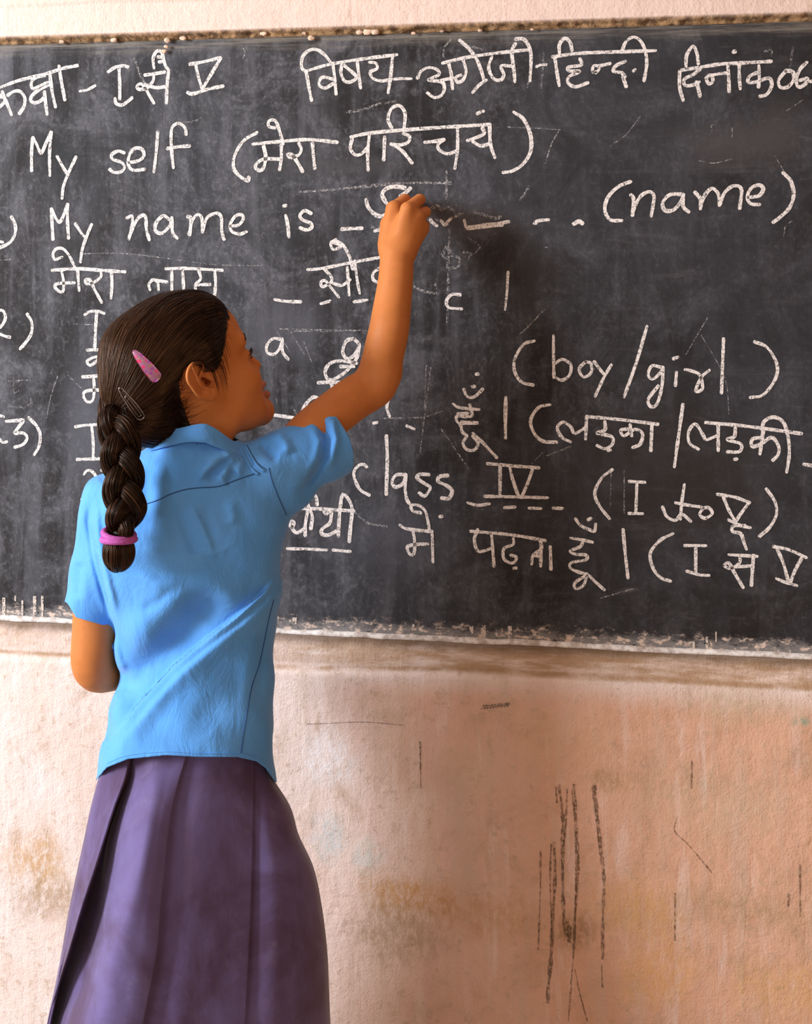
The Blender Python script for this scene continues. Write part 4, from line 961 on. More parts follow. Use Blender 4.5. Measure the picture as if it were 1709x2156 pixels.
# rows down the trunk: photo row, left and right edge of the shirt, half depth, depth of the middle
rows = [(900, 358, 470, .048, -.008), (925, 332, 498, .056, -.008), (945, 305, 512, .062, -.006), (965, 282, 534, .068, -.004), (1000, 240, 574, .076, 0), (1040, 208, 602, .083, 0),
        (1085, 200, 606, .088, 0), (1150, 196, 604, .090, 0), (1200, 206, 597, .089, 0), (1250, 224, 588, .087, .002), (1300, 240, 580, .085, .004),
        (1350, 248, 577, .083, .006), (1415, 250, 577, .083, .008), (1450, 243, 575, .085, .006), (1500, 224, 574, .094, .002),
        (1560, 214, 574, .104, .0), (1600, 206, 575, .112, .0), (1660, 199, 579, .116, .0), (1720, 190, 584, .118, 0)]
tz, tl, tr, tb, tq = [], [], [], [], []
for v, ul, ur, b, qc in rows:
    L = gp(ul, v, qc); R_ = gp(ur, v, qc)
    tz.append((L[2] + R_[2]) / 2); tl.append(L[0]); tr.append(R_[0]); tb.append(b); tq.append(qc)
tz = np.array(tz)[::-1]; tl = np.array(tl)[::-1]; tr = np.array(tr)[::-1]; tb = np.array(tb)[::-1]; tq = np.array(tq)[::-1]
def spl(z, arr):
    """smooth lookup (mean of three linear ones)"""
    e = 0.008
    return (np.interp(z - e, tz, arr) + np.interp(z, tz, arr) + np.interp(z + e, tz, arr)) / 3
def trunk(p):
    q = p - GO; P = q @ GR; Q = q @ GD; z = q[:, 2]
    xl, xr, b, qc = spl(z, tl), spl(z, tr), spl(z, tb), spl(z, tq)
    a = (xr - xl) / 2; c = (xr + xl) / 2
    x = np.abs((P - c) / a); y = np.abs((Q - qc) / b)
    e = 2.35
    r = (x ** e + y ** e + 1e-9) ** (1 / e)
    gx = x ** (e - 1) / a; gy = y ** (e - 1) / b
    g = np.sqrt(gx ** 2 + gy ** 2) / (r ** (e - 1) + 1e-9)
    d = (r - 1) / np.maximum(g, 1e-3)
    return np.minimum(np.maximum(d, z - tz[-1]), CAP)
def seg_dist(u, v, poly):
    """signed pixel distance to a line of pixels (positive on its right looking along it), and its fade at the ends"""
    best = np.full(u.shape, 1e9); sg = np.zeros(u.shape); tt = np.zeros(u.shape); n = len(poly) - 1
    for i in range(n):
        ax, ay = poly[i]; bx, by = poly[i + 1]; dx, dy = bx - ax, by - ay; L = math.hypot(dx, dy)
        t = np.clip(((u - ax) * dx + (v - ay) * dy) / L ** 2, 0, 1)
        ex, ey = u - ax - t * dx, v - ay - t * dy; d = np.hypot(ex, ey)
        m = d < best
        best[m] = d[m]; sg[m] = np.sign(dx * ey - dy * ex)[m]; tt[m] = (i + t[m]) / n
    return best * sg, tt
# folds: line of photo pixels, height (m, out of the cloth), half width on either side (px: left, right of the direction of travel), end fade
FOLDS = [
    ([(590,1205),(555,1252),(500,1300),(440,1345),(370,1402),(300,1478),(215,1585)], 0.011, 40, 5, 0.2),     # long diagonal crease, ridge above
    ([(588,1222),(555,1265),(500,1312),(440,1357),(370,1414),(300,1492),(225,1590)], -0.006, 9, 30, 0.2),
    ([(470,1235),(420,1290),(350,1370),(290,1430),(240,1490)], -0.023, 38, 38, 0.25),                          # deep soft valley above it
    ([(480,1200),(400,1255),(310,1320),(270,1380)], 0.006, 40, 40, 0.3),
    ([(440,1430),(400,1500),(360,1570)], 0.004, 26, 30, 0.3), ([(380,1440),(330,1520),(290,1575)], -0.003, 18, 24, 0.3),
    ([(498,948),(465,966),(436,990),(410,1016)], 0.0080, 7, 22, 0.22),                                           # pulls at the right shoulder
    ([(492,962),(462,985),(430,1015)], -0.0070, 14, 14, 0.25), ([(500,950),(482,975),(472,1000),(462,1020)], 0.0064, 9, 14, 0.25),
    ([(497,985),(485,1005),(470,1016)], -0.006, 11, 12, 0.28), ([(512,960),(505,985),(498,1005)], 0.0045, 9, 11, 0.28),
    ([(505,955),(522,975),(535,990)], -0.0035, 9, 9, 0.28), ([(436,955),(420,985),(400,1010)], -0.004, 14, 16, 0.3),
    ([(545,925),(560,950),(575,962),(590,965)], -0.006, 10, 10, 0.3), ([(575,905),(600,930),(612,960)], 0.006, 12, 16, 0.3),
    ([(656,876),(678,896),(690,925),(683,965),(655,1010),(620,1050)], -0.0095, 9, 9, 0.25),                      # sleeve folds by the cuff
    ([(640,890),(660,905),(672,930),(664,970),(640,1010)], 0.004, 12, 10, 0.3),
    ([(682,870),(700,890),(708,925),(700,965),(682,1000)], 0.007, 9, 14, 0.3),
    ([(700,975),(660,1020),(620,1065)], -0.005, 16, 16, 0.3), ([(605,1100),(590,1180),(575,1250)], -0.005, 18, 18, 0.3),
    ([(345,960),(338,1000),(335,1060),(345,1120),(360,1180)], 0.006, 14, 26, 0.3), ([(318,965),(310,1040),(318,1110)], -0.005, 18, 18, 0.3),
    ([(370,1060),(395,1120),(420,1180)], -0.004, 10, 12, 0.3), ([(395,1050),(425,1110),(455,1180)], 0.004, 8, 10, 0.3),
    ([(430,1050),(440,1100),(450,1140)], -0.003, 10, 12, 0.3), ([(480,1045),(490,1085),(486,1110)], 0.004, 12, 14, 0.3),
    ([(300,1150),(360,1170),(450,1165),(480,1158)], 0.0022, 8, 8, 0.2), ([(190,1050),(187,1100),(197,1170),(215,1240),(236,1310)], -0.006, 9, 8, 0.2),
    ([(203,1045),(202,1100),(212,1170),(230,1240),(248,1310)], 0.006, 10, 22, 0.2), ([(235,1330),(250,1390),(264,1420)], 0.004, 10, 20, 0.3),
    ([(170,1180),(166,1220),(160,1265)], -0.004, 10, 14, 0.2), ([(222,1500),(232,1530),(226,1570)], -0.006, 12, 20, 0.3),
    ([(220,1470),(260,1450),(300,1400)], 0.005, 20, 20, 0.3), ([(540,1330),(525,1420),(512,1520)], 0.003, 20, 20, 0.3),
    ([(560,1290),(548,1400),(540,1500)], -0.003, 14, 14, 0.3), ([(205,1010),(225,1000),(245,985)], -0.004, 12, 12, 0.3),
    ([(270,1200),(330,1230),(400,1220)], 0.003, 14, 14, 0.3), ([(290,1290),(330,1270),(380,1230)], -0.003, 12, 12, 0.3),
]
def fold_disp(p):
    u, v = pix(p); d = np.zeros(len(p))
    near = sstep(0.03, -0.01, (p - GO) @ GD - 0.10 * sstep(560, 700, u))
    for poly, amp, wl_, wr2, fade in FOLDS:
        xs_, ys_ = zip(*poly); mw = 2.2 * max(wl_, wr2)
        m = (u > min(xs_) - mw) & (u < max(xs_) + mw) & (v > min(ys_) - mw) & (v < max(ys_) + mw)
        if not m.any(): continue
        s_, t_ = seg_dist(u[m], v[m], poly)
        w_ = np.where(s_ > 0, wr2, wl_)
        d[m] += amp * np.exp(-(s_ / w_) ** 2) * sstep(0, fade, t_) * sstep(1, 1 - fade, t_)
    return d * near
# hem: shirt-tail line in photo pixels
HEMU = [150, 195, 205, 225, 270, 350, 420, 500, 540, 560, 578, 620]
HEMV = [1665, 1655, 1640, 1616, 1598, 1590, 1594, 1594, 1603, 1618, 1646, 1662]
sl_a = G(556, 997, 0.0); sl_b = G(712, 926, 0.050); sl_ax = (sl_b - sl_a) / np.linalg.norm(sl_b - sl_a)
cuff_c = G(702, 930, 0.046)
ll_a = G(232, 1058, 0.02); ll_b = G(190, 1300, 0.03)
shirt_out = Field()
shirt_out.func(trunk, GF(-0.22, -0.13, 0.45), GF(0.22, 0.13, 1.14), 0)
shirt_out.cone(sl_a, sl_b + sl_ax * 0.05, 0.0515, 0.0575, 0.022)
shirt_out.cone(G(562, 1010, 0.0), G(600, 1015, 0.0), 0.050, 0.045, 0.03)
shirt_out.cone(ll_a, ll_b + (ll_b - ll_a) * 0.2, 0.0395, 0.0405, 0.018)
shirt_out.cone(G(320, 1020, 0.005), ll_a, 0.046, 0.0395, 0.02)
shirt_out.cone(G(196, 1240, 0.03), G(163, 1300, 0.03), 0.030, 0.0165, 0.015)
def shirt_field(p):
    d0 = shirt_out(p) - fold_disp(p)
    cs = 0.0011 * (np.sin(p @ np.array([61., 40., 83.])) + np.sin(p @ np.array([-72., 88., 47.]) + 2))    # a little slackness
    d0 = d0 - cs
    th = 0.0036
    d = np.maximum(d0, -(d0 + th))
    u, v = pix(p)
    q = p - GO; P_ = q @ GR; Q_ = q @ GD
    # hem
    hv = np.interp(u, HEMU, HEMV)
    back = Q_ > 0.03
    hv = np.where(back, np.maximum(hv, 1625), hv)
    scale = 1 / 1440.0
    hem = (v - hv) * scale
    arm = (u < np.interp(v, [1050, 1190, 1250, 1300, 1340, 1420], [170, 195, 216, 235, 235, 232])) & (v > 1150) & (v < 1420)
    lcut = (v - np.interp(u, [120, 142, 160, 237, 260], [1258, 1270, 1300, 1322, 1330])) * scale
    lcut = np.where(Q_ > 0.045, np.maximum(lcut, (v - 1318) * scale), lcut)
    d = np.maximum(d, np.where(arm, lcut, hem))
    # right cuff
    d = np.maximum(d, np.where((u > 610) & (v < 1120), (p - cuff_c) @ sl_ax, -1))
    # neck opening
    nz = (G(418, 925, -0.01)[2]) - 0.16 * (Q_ + 0.01)
    nr = np.hypot((P_ - gp(418, 925, -.01)[0]) / 0.058, (Q_ + 0.008) / 0.052) - 1
    d = np.maximum(d, np.where(q[:, 2] > nz - 0.06, -np.maximum(nr * 0.05, -1), -1))
    return np.minimum(d, CAP)
cb = np.array([GF(a, b, c) for a in (-0.225, 0.255) for b in (-0.15, 0.15) for c in (0.52, 1.15)])
SV, SQ = mesh_sdf(shirt_field, cb.min(0), cb.max(0), 0.0017, margin=1.9)
shirt = child(mesh_obj('shirt', SV, SQ, M_SHIRT))
shirt['label'] = 'sky-blue short-sleeved cotton school shirt'
def solid_shirt(p): return shirt_out(p) - fold_disp(p) - 0.0011 * (np.sin(p @ np.array([61., 40., 83.])) + np.sin(p @ np.array([-72., 88., 47.]) + 2))
def on_shirt(poly, n=8, lift=0.0004):
    out = []
    for u, v in catmull(poly, n):
        p = hit(solid_shirt, u, v, -0.16, 0.12, 180)
        g = grad(solid_shirt, p[None])[0]; out.append(p + lift * g / np.linalg.norm(g))
    return np.array(out)
for poly, r, mt in [([(298,1064),(330,1054),(360,1040),(390,1031),(420,1027),(455,1025),(480,1018),(505,1008),(538,997)], .0007, M_SEAM),
                ([(566,985),(572,1010),(582,1036),(592,1060),(603,1084)], .0006, M_SEAM),
                ([(576,1262),(566,1300),(556,1350),(545,1400),(530,1445),(520,1500),(512,1550),(507,1586)], .0008, M_SEAM),
                ([(520,938),(532,960),(545,978),(562,990)], .0005, M_SEAM), ([(509,946),(520,968),(534,988),(548,998)], .0005, M_SEAM),
                ([(225,1608),(270,1590),(350,1583),(420,1586),(500,1586),(540,1594)], .0005, M_SHIRT)]:
    m = MB(); m.tube(on_shirt(poly), r, 5)
    o = m.build('seam', mt); o.parent = shirt
# shoulder tab of doubled cloth by the armhole
m = MB()
for poly, r in [([(505,944),(516,966),(530,988),(543,999)], .0022), ([(516,938),(528,960),(541,980),(556,993)], .0020)]:
    m.tube(on_shirt(poly, 6, 0.0002), r, 8)
o = m.build('shoulder_seam_fold', M_SHIRT); o.parent = shirt
# ---- collar: stand and turned-down leaf round the neck
cc = gp(416, 922, -0.008)
def collar():
    n = 96; rws = []
    # (radius scale, height above the neck line) along the cloth: stand inside, top roll, outer leaf
    prof = [(0.94, -0.010), (0.93, 0.004), (0.935, 0.016), (0.955, 0.0215), (0.985, 0.0215), (1.02, 0.016), (1.09, 0.0075), (1.20, -0.0035), (1.195, -0.0080), (1.09, 0.0010), (1.0, 0.011)]
    V = []
    for i in range(n):
        a = 2 * math.pi * i / n
        ca, sa = math.cos(a), math.sin(a)
        for j, (k, hgt) in enumerate(prof):
            rp, rq = 0.0605 * k, 0.0530 * k
            p = cc[0] + rp * ca; q = -0.010 + rq * sa
            z = cc[2] - 0.45 * (q + 0.010) + hgt * (1.0 + 0.10 * math.sin(3 * a)) - 0.019 - 0.30 * max(0.0, p - cc[0] - 0.01)
            z += 0.0015 * math.sin(5 * a + j * 0.5)
            V.append(GF(p, q, z))
    k = len(prof); Fc = [(i * k + j, ((i + 1) % n) * k + j, ((i + 1) % n) * k + (j + 1) % k, i * k + (j + 1) % k) for i in range(n) for j in range(k)]
    return V, Fc
V, Fc = collar()
col_o = mesh_obj('collar', V, Fc, M_SHIRT); col_o.parent = shirt
md = col_o.modifiers.new('soften', 'SUBSURF'); md.levels = 1; md.render_levels = 2

# ================================================================== SKIRT
def mat_skirt():
    t = NT('faded_purple_twill'); P = t.pos()
    n = t.noise(P, 7, 6, 0.65, 0.5); n2 = t.noise(P, 45, 4, 0.65); tw = t.noise(t.mapping(P, (900, 900, 900)), 1.0, 2)
    s_ = t.noise(t.mapping(P, (14, 14, 5)), 1.0, 5, 0.65, 0.6)
    c = t.mix(t.ramp(n, 0.32, 0.68), (0.080, 0.047, 0.096), (0.140, 0.108, 0.255))
    c = t.mix(t.math('MULTIPLY', t.ramp(s_, 0.52, 0.75), 0.5), c, (0.19, 0.145, 0.28))
    c = t.mix(t.math('MULTIPLY', t.ramp(n2, 0.62, 0.78), 0.25), c, (0.28, 0.22, 0.26))
    return t.done(c, 0.85, t.bump(t.math('ADD', t.math('MULTIPLY', s_, 1.0), t.math('MULTIPLY', tw, 0.05)), 0.25, 0.004), Specular_IOR_Level=0.2, Sheen_Weight=0.35, Sheen_Roughness=0.35)
M_SKIRT = mat_skirt()
SKV = [1540, 1595, 1640, 1700, 1760, 1830, 1910, 2000, 2080, 2150, 2260]
def line(*pts): 
    vs, us = zip(*pts); return np.interp(SKV, vs, us)
Lft = line((1540,232),(1595,222),(1640,207),(1660,200),(1700,191),(1760,178),(1830,163),(1910,146),(2000,130),(2080,115),(2150,100),(2260,80))
gL = line((1540,285),(1595,273),(1647,262),(1689,245),(1749,226),(1820,204),(1910,174),(2003,147),(2086,121),(2150,104),(2260,84))
gR = line((1540,292),(1595,283),(1636,278),(1670,262),(1707,247),(1756,231),(1820,223),(1917,214),(1992,197),(2067,175),(2119,152),(2150,125),(2260,100))
Rg = line((1540,335),(1595,333),(1718,312),(1861,285),(1984,248),(2142,212),(2260,188))
cE = line((1540,398),(1595,391),(1647,376),(1719,357),(1805,348),(1898,338),(2011,329),(2104,311),(2150,302),(2260,284))
dE = line((1540,534),(1599,533),(1805,531),(1954,526),(2150,516),(2260,510))
Rgt = line((1540,564),(1595,566),(1629,572),(1662,583),(1696,611),(1726,616),(1782,638),(1835,663),(1917,679),(2011,690),(2150,695),(2260,700))
sk_rows = []
for i, v in enumerate(SKV):
    t_ = i / (len(SKV) - 1)
    dp = 0.074 + 0.086 * sstep(0, 1, t_)            # half depth, flaring to the hem
    half = (Rgt[i] - Lft[i]) / 2; ctr = (Rgt[i] + Lft[i]) / 2
    def base(u): 
        x = np.clip((u - ctr) / half, -1, 1); return -dp * (1 - abs(x) ** 2.2) ** (1 / 2.2)
    g = 0.12 + 0.88 * sstep(0.05, 0.55, t_)
    vis = [(Lft[i], base(Lft[i]) + 0.0), (Lft[i] + 0.02 * half, base(Lft[i] + .04 * half)),
           ((Lft[i] * 0.5 + gL[i] * 0.5), base((Lft[i] + gL[i]) / 2) - 0.010 * g), (gL[i] - 3, base(gL[i]) - 0.016 * g), (gL[i], base(gL[i]) - 0.013 * g),
           (gL[i] + 1.0, base(gL[i]) + 0.042 * g + 0.004), (gR[i] * .6 + gL[i] * .4 + 1, base(gR[i]) + 0.046 * g + 0.004), (gR[i] + 2, base(gR[i]) + 0.026 * g),
           (gR[i] * .5 + Rg[i] * .5, base(gR[i] * .5 + Rg[i] * .5) - 0.012 * g), (Rg[i], base(Rg[i]) - 0.034 * g - 0.002), (Rg[i] * .45 + cE[i] * .55, base(Rg[i] * .45 + cE[i] * .55) - 0.027 * g - 0.002),
           (cE[i] - 2, base(cE[i]) - 0.013 * g - 0.004), (cE[i], base(cE[i]) - 0.010 * g - 0.003), (cE[i] + 0.8, base(cE[i]) - 0.004 * g),
           (cE[i] * .7 + dE[i] * .3, base(cE[i] * .7 + dE[i] * .3) - 0.001), (cE[i] * .45 + dE[i] * .55, base(cE[i] * .45 + dE[i] * .55) + 0.006 * g), (cE[i] * .2 + dE[i] * .8, base(cE[i] * .2 + dE[i] * .8) + 0.011 * g),
           (dE[i] - 2, base(dE[i]) + 0.011 * g), (dE[i], base(dE[i]) + 0.012 * g), (dE[i] + 0.8, base(dE[i]) + 0.016 * g + 0.002),
           (dE[i] * .65 + Rgt[i] * .35, base(dE[i] * .65 + Rgt[i] * .35) + 0.002), (dE[i] * .3 + Rgt[i] * .7, base(dE[i] * .3 + Rgt[i] * .7) - 0.003), (Rgt[i] - 0.04 * half, base(Rgt[i] - .04 * half)), (Rgt[i], 0.0)]
    ring = [G(u, v, q) for u, q in vis]
    # unseen front half: a plain pleated oval
    pc = (ring[0] + ring[-1]) / 2; hr = (ring[-1] - ring[0]) / 2
    for a in np.linspace(0, math.pi, 30)[1:-1]:
        pl = 1 + 0.05 * t_ * math.sin(9 * a)
        ring.append(pc + hr * math.cos(a) + GD * dp * 0.85 * pl * math.sin(a))
    sk_rows.append(np.array(ring))
sk = np.array(sk_rows)                               # (rows, ring, 3)
ss = np.linspace(0, len(SKV) - 1, 150)
out = np.empty((150, sk.shape[1], 3))
for j in range(sk.shape[1]):
    cr = catmull(sk[:, j], 20); tt = np.linspace(0, len(SKV) - 1, len(cr))
    for c in range(3): out[:, j, c] = np.interp(ss, tt, cr[:, c])
# refine round the ring: straight between close creases, rounded elsewhere
nr_ = sk.shape[1]; segs = []
for j in range(nr_):
    segs.append(8)
fin = []
for i in range(150):
    R_ = out[i]; row = []
    for j in range(nr_):
        p0, p1, p2, p3 = R_[j - 1], R_[j], R_[(j + 1) % nr_], R_[(j + 2) % nr_]
        L = np.linalg.norm(p2 - p1)
        m0 = (p2 - p0) / 2; m1 = (p3 - p1) / 2          # keep tangents short at creases
        for m_ in (m0, m1):
            n_ = np.linalg.norm(m_); 
            if n_ > 1.2 * L: m_ *= 1.2 * L / n_
        for t_ in np.linspace(0, 1, 8, endpoint=False):
            h1 = 2 * t_ ** 3 - 3 * t_ ** 2 + 1; h2 = t_ ** 3 - 2 * t_ ** 2 + t_; h3 = -2 * t_ ** 3 + 3 * t_ ** 2; h4 = t_ ** 3 - t_ ** 2
            row.append(h1 * p1 + h2 * m0 + h3 * p2 + h4 * m1)
    fin.append(row)
fin = np.array(fin)
# slack ripples
nrm_ = np.array([0.15, -0.98, 0.0])
rp = (fbm(fin[..., 0] * 16 + fin[..., 2] * 5, fin[..., 2] * 7, 41, 3) - 0.47)
fin += (rp * np.linspace(0.2, 1, 150)[:, None] * 0.010)[..., None] * nrm_
nrow, nring = fin.shape[:2]
ii = np.arange(nrow * nring).reshape(nrow, nring)
qs = np.stack([ii[:-1], ii[1:], np.roll(ii, -1, 1)[1:], np.roll(ii, -1, 1)[:-1]], -1).reshape(-1, 4)
skirt = child(mesh_obj('skirt', fin.reshape(-1, 3), qs, M_SKIRT))
skirt['label'] = 'long faded purple pleated school skirt'
md = skirt.modifiers.new('cloth_thickness', 'SOLIDIFY'); md.thickness = 0.0015; md.offset = -1
# two faint pale rub marks
# ================================================================== HAIR
def mat_hair():
    t = NT('dark_brown_hair'); P = t.pos()
    at = t.n('ShaderNodeAttribute', attribute_name='tone'); n2 = t.noise(P, 22, 3)
    c = t.mix(at.outputs['Fac'], (0.0040, 0.0019, 0.0011), (0.052, 0.019, 0.0075))
    c = t.mix(t.math('MULTIPLY', t.ramp(n2, 0.52, 0.75), 0.35), c, (0.060, 0.022, 0.008))
    return t.done(c, 0.29, None, Specular_IOR_Level=0.42, Specular_Tint=(1.0, 0.72, 0.55, 1))
M_HAIR = mat_hair()
def set_tone(o, per_strand, verts_each):
    """natural colour of every strand, from near black to brown"""
    a = o.data.attributes.new('tone', 'FLOAT', 'POINT')
    a.data.foreach_set('value', np.repeat(np.asarray(per_strand, np.float32), verts_each))
M_HAIRCAP = simple('dark_hair_roots', (0.004, 0.0022, 0.0015), 0.6, 200, 0.3)
# hairline, photo pixels -> head frame (f, u)
hl_px = [(440, 560, .0), (478, 622, .012), (479, 650, .022), (474, 672, .035), (470, 700, .048), (467, 735, .056), (461, 765, .060), (446, 779, .064), (428, 766, .068), (408, 757, .070), (386, 770, .072),
         (379, 800, .070), (383, 835, .060), (392, 870, .050), (402, 905, .046), (410, 960, .046)]
hl = np.array([[*side_pt(u, v, s0)[[0, 2]]] for u, v, s0 in hl_px])
def hl_signed(f, u):
    """distance behind the hairline (positive inside the hair)"""
    best = np.full(f.shape, 1e9); sg = np.ones(f.shape)
    for i in range(len(hl) - 1):
        a, b = hl[i], hl[i + 1]; d = b - a
        t = np.clip(((f - a[0]) * d[0] + (u - a[1]) * d[1]) / (d @ d), 0, 1)
        ex, ey = f - a[0] - t * d[0], u - a[1] - t * d[1]; ds = np.hypot(ex, ey)
        m = ds < best; best[m] = ds[m]; sg[m] = np.sign(d[0] * ey - d[1] * ex)[m]
    return -best * sg
skull = Field()
skull.ell((-0.008, 0, 0.042), (0.093, 0.073, 0.084), k=0)
skull.ell((0.036, 0, 0.056), (0.056, 0.058, 0.052), k=0.02)
skull.ell((0.020, 0, -0.010), (0.060, 0.055, 0.060), k=0.025)
bun = toH(G(296, 835, -0.036)); bun2 = toH(G(335, 868, -0.020))
skull.ell(bun, (0.042, 0.034, 0.050), k=0.02)
skull.ell(bun2, (0.046, 0.030, 0.034), k=0.02)
skull.ell(toH(G(300, 770, -0.02)), (0.046, 0.050, 0.060), k=0.02)
skull.chain([nk0, nk1], [0.046, 0.043], 0.02)
def hair_field(p):
    h = toH(p); d = skull(h)
    ins = hl_signed(h[:, 0], h[:, 2])
    th = 0.0010 + 0.0085 * sstep(0.0, 0.035, ins)
    d1 = d - th
    cut = np.maximum(-ins, (-0.088 - h[:, 2]) * 0.9 - 0.25 * (h[:, 0] + 0.03))
    return np.minimum(smax(d1, cut, 0.004), CAP)
lo2 = HO - np.array([0.17, 0.17, 0.16]); hi2 = HO + np.array([0.17, 0.17, 0.19])
HV, HQd = mesh_sdf(hair_field, lo2, hi2, 0.0022, margin=1.8)
hair = child(mesh_obj('hair', HV, HQd, M_HAIRCAP))
hair['label'] = 'dark brown hair combed back into one plait'
# combed strands that follow the head towards the plait
TGT = G(246, 872, -0.055)
nS, nP, st = 5200, 30, 0.0072
gr0 = grad(hair_field, HV); gr0 /= np.linalg.norm(gr0, axis=1)[:, None] + 1e-9
hh = toH(HV); insV = hl_signed(hh[:, 0], hh[:, 2])
okv = np.where((insV > 0.0005) & ((gr0 @ GD) < 0.55))[0]
wgt = np.where(insV[okv] < 0.010, 3.0, 1.0); wgt /= wgt.sum()
sel = rng.choice(okv, nS, p=wgt)
p = HV[sel] + gr0[sel] * 0.0002
h0 = toH(p)
clump = vnoise(np.arctan2(h0[:, 2] - 0.0, h0[:, 0] + 0.02) * 26, h0[:, 0] * 60, 51)
liftv = rng.random(nS) * 0.0014 + 0.0034 * clump
wob = rng.normal(size=(nS, 3)) * 0.10
PTS = np.empty((nS, nP, 3)); alive = np.ones(nS, bool); RAD = np.zeros((nS, nP))
r0 = 0.00042 + 0.00035 * rng.random(nS)
for i in range(nP):
    PTS[:, i] = p
    RAD[:, i] = r0 * (1 - 0.75 * (i / (nP - 1)) ** 3) * (0.5 + 0.5 * min(1, i / 3))
    g = grad(hair_field, p, 0.002); gn = np.linalg.norm(g, axis=1)[:, None] + 1e-9; n_ = g / gn
    d = TGT - p; L = np.linalg.norm(d, axis=1)[:, None]; d = d / (L + 1e-9)
    h = toH(p)
    back = -HF + 0.10 * UP                              # first swept straight back off the face
    wb = sstep(-0.02, 0.07, h[:, 0])[:, None] * 0.9
    d = d * (1 - wb) + back * wb + wob * 0.6
    d = d - (d * n_).sum(1)[:, None] * n_; d /= np.linalg.norm(d, axis=1)[:, None] + 1e-9
    step = np.minimum(st, L[:, 0] * 0.35)[:, None]
    pn = p + d * step
    dd = hair_field(pn) - liftv
    pn = pn - np.clip(dd, -0.004, 0.004)[:, None] * n_
    wob = wob * 0.93 + rng.normal(size=(nS, 3)) * 0.030
    p = pn
V, Q = tubes_mesh(PTS, RAD, 3)
o = mesh_obj('hair_strands', V, Q, M_HAIR); o.parent = hair
set_tone(o, np.clip(0.9 * clump ** 2.2 * rng.random(nS) + 0.5 * rng.random(nS) ** 5, 0, 1), nP * 3)
# ---- plait
bl_px = [(262,812,-.008),(248,850,-.046),(244,884,-.078),(250,915,-.096),(256,960,-.105),(259,1000,-.110),(262,1040,-.114),(263,1075,-.117),(258,1105,-.119),(250,1128,-.120)]
BLc = catmull([G(*b) for b in bl_px], 24)
sl_ = np.r_[0, np.cumsum(np.linalg.norm(np.diff(BLc, axis=0), axis=1))]
NB = 150
sB = np.linspace(0, sl_[-1], NB); ctrB = np.stack([np.interp(sB, sl_, BLc[:, c]) for c in range(3)], 1)
tB = np.gradient(ctrB, axis=0); tB /= np.linalg.norm(tB, axis=1)[:, None]
xB = GR - (tB @ GR)[:, None] * tB; xB /= np.linalg.norm(xB, axis=1)[:, None]
yB = np.cross(tB, xB); yB *= np.sign(yB @ (-GD))[:, None]        # towards the viewer
amp = np.interp(sB / sl_[-1], [0, 0.15, 0.5, 0.85, 1], [0.010, 0.0125, 0.0150, 0.0165, 0.0085])
rad_s = np.interp(sB / sl_[-1], [0, 0.15, 0.5, 0.85, 1], [0.0120, 0.0125, 0.0130, 0.0135, 0.0085])
PER = 0.132
core = MB(); subP, subR = [], []
for kx in range(3):
    ph = 2 * math.pi * sB / PER + kx * 2 * math.pi / 3
    c_ = ctrB + (amp * np.sin(ph))[:, None] * xB + (0.0095 * np.sin(2 * ph))[:, None] * yB
    core.tube(c_, rad_s * 0.86, 12)
    tS = np.gradient(c_, axis=0); tS /= np.linalg.norm(tS, axis=1)[:, None]
    nX = np.cross(tS, yB); nX /= np.linalg.norm(nX, axis=1)[:, None]; nY = np.cross(nX, tS)
    for j in range(95):
        a0 = rng.random() * 2 * math.pi; rj = (0.86 + 0.16 * rng.random()); tw = 0.9 + 0.3 * rng.random()
        aa = a0 + 6.0 * sB / sl_[-1] * tw + 0.25 * np.sin(sB * 60 + rng.random() * 6)
        subP.append(c_ + (rad_s * rj * np.cos(aa))[:, None] * nX + (rad_s * rj * np.sin(aa))[:, None] * nY)
        subR.append(np.full(NB, 0.00055 + 0.0004 * rng.random()))
braid = core.build('plait', M_HAIRCAP); braid.parent = hair
V, Q = tubes_mesh(np.array(subP), np.array(subR), 3)
# tail folded up under the band
tc = G(249, 1163, -0.118); a1, b1, c1 = 0.0222, 0.0215, 0.0262
tp_, tr_ = [], []
for j in range(260):
    az = rng.random() * 2 * math.pi; rj = 0.93 + 0.09 * rng.random() - 0.06 * abs(math.sin(az * 1.5 + 0.4)) ** 6
    t_ = np.linspace(0.12, math.pi - 0.05, 26)
    sw = az + 0.5 * np.sin(t_) * (1 if j % 2 else -0.6)
    gro = 1 - 0.14 * np.exp(-((np.mod(sw * 3 / (2 * math.pi), 1) - 0.5) / 0.10) ** 2)
    tp_.append(tc + (a1 * rj * gro * np.sin(t_) * np.cos(sw))[:, None] * GR + (b1 * rj * gro * np.sin(t_) * np.sin(sw))[:, None] * GD + (c1 * rj * np.cos(t_))[:, None] * UP)
    tr_.append(np.full(26, 0.0008 + 0.0004 * rng.random()))
V2, Q2 = tubes_mesh(np.array(tp_), np.array(tr_), 3)
o = mesh_obj('plait_strands', np.vstack([V, V2]), np.vstack([Q, Q2 + len(V)]), M_HAIR); o.parent = hair
set_tone(o, np.r_[np.repeat(rng.random(len(subP)) ** 2.5, NB * 3), np.repeat(rng.random(260) ** 2.5, 26 * 3)], 1)
m = MB(); m.add(*sphere(tc, (a1 * 0.88, b1 * 0.88, c1 * 0.88))); o = m.build('plait_tail', M_HAIRCAP); o.parent = hair
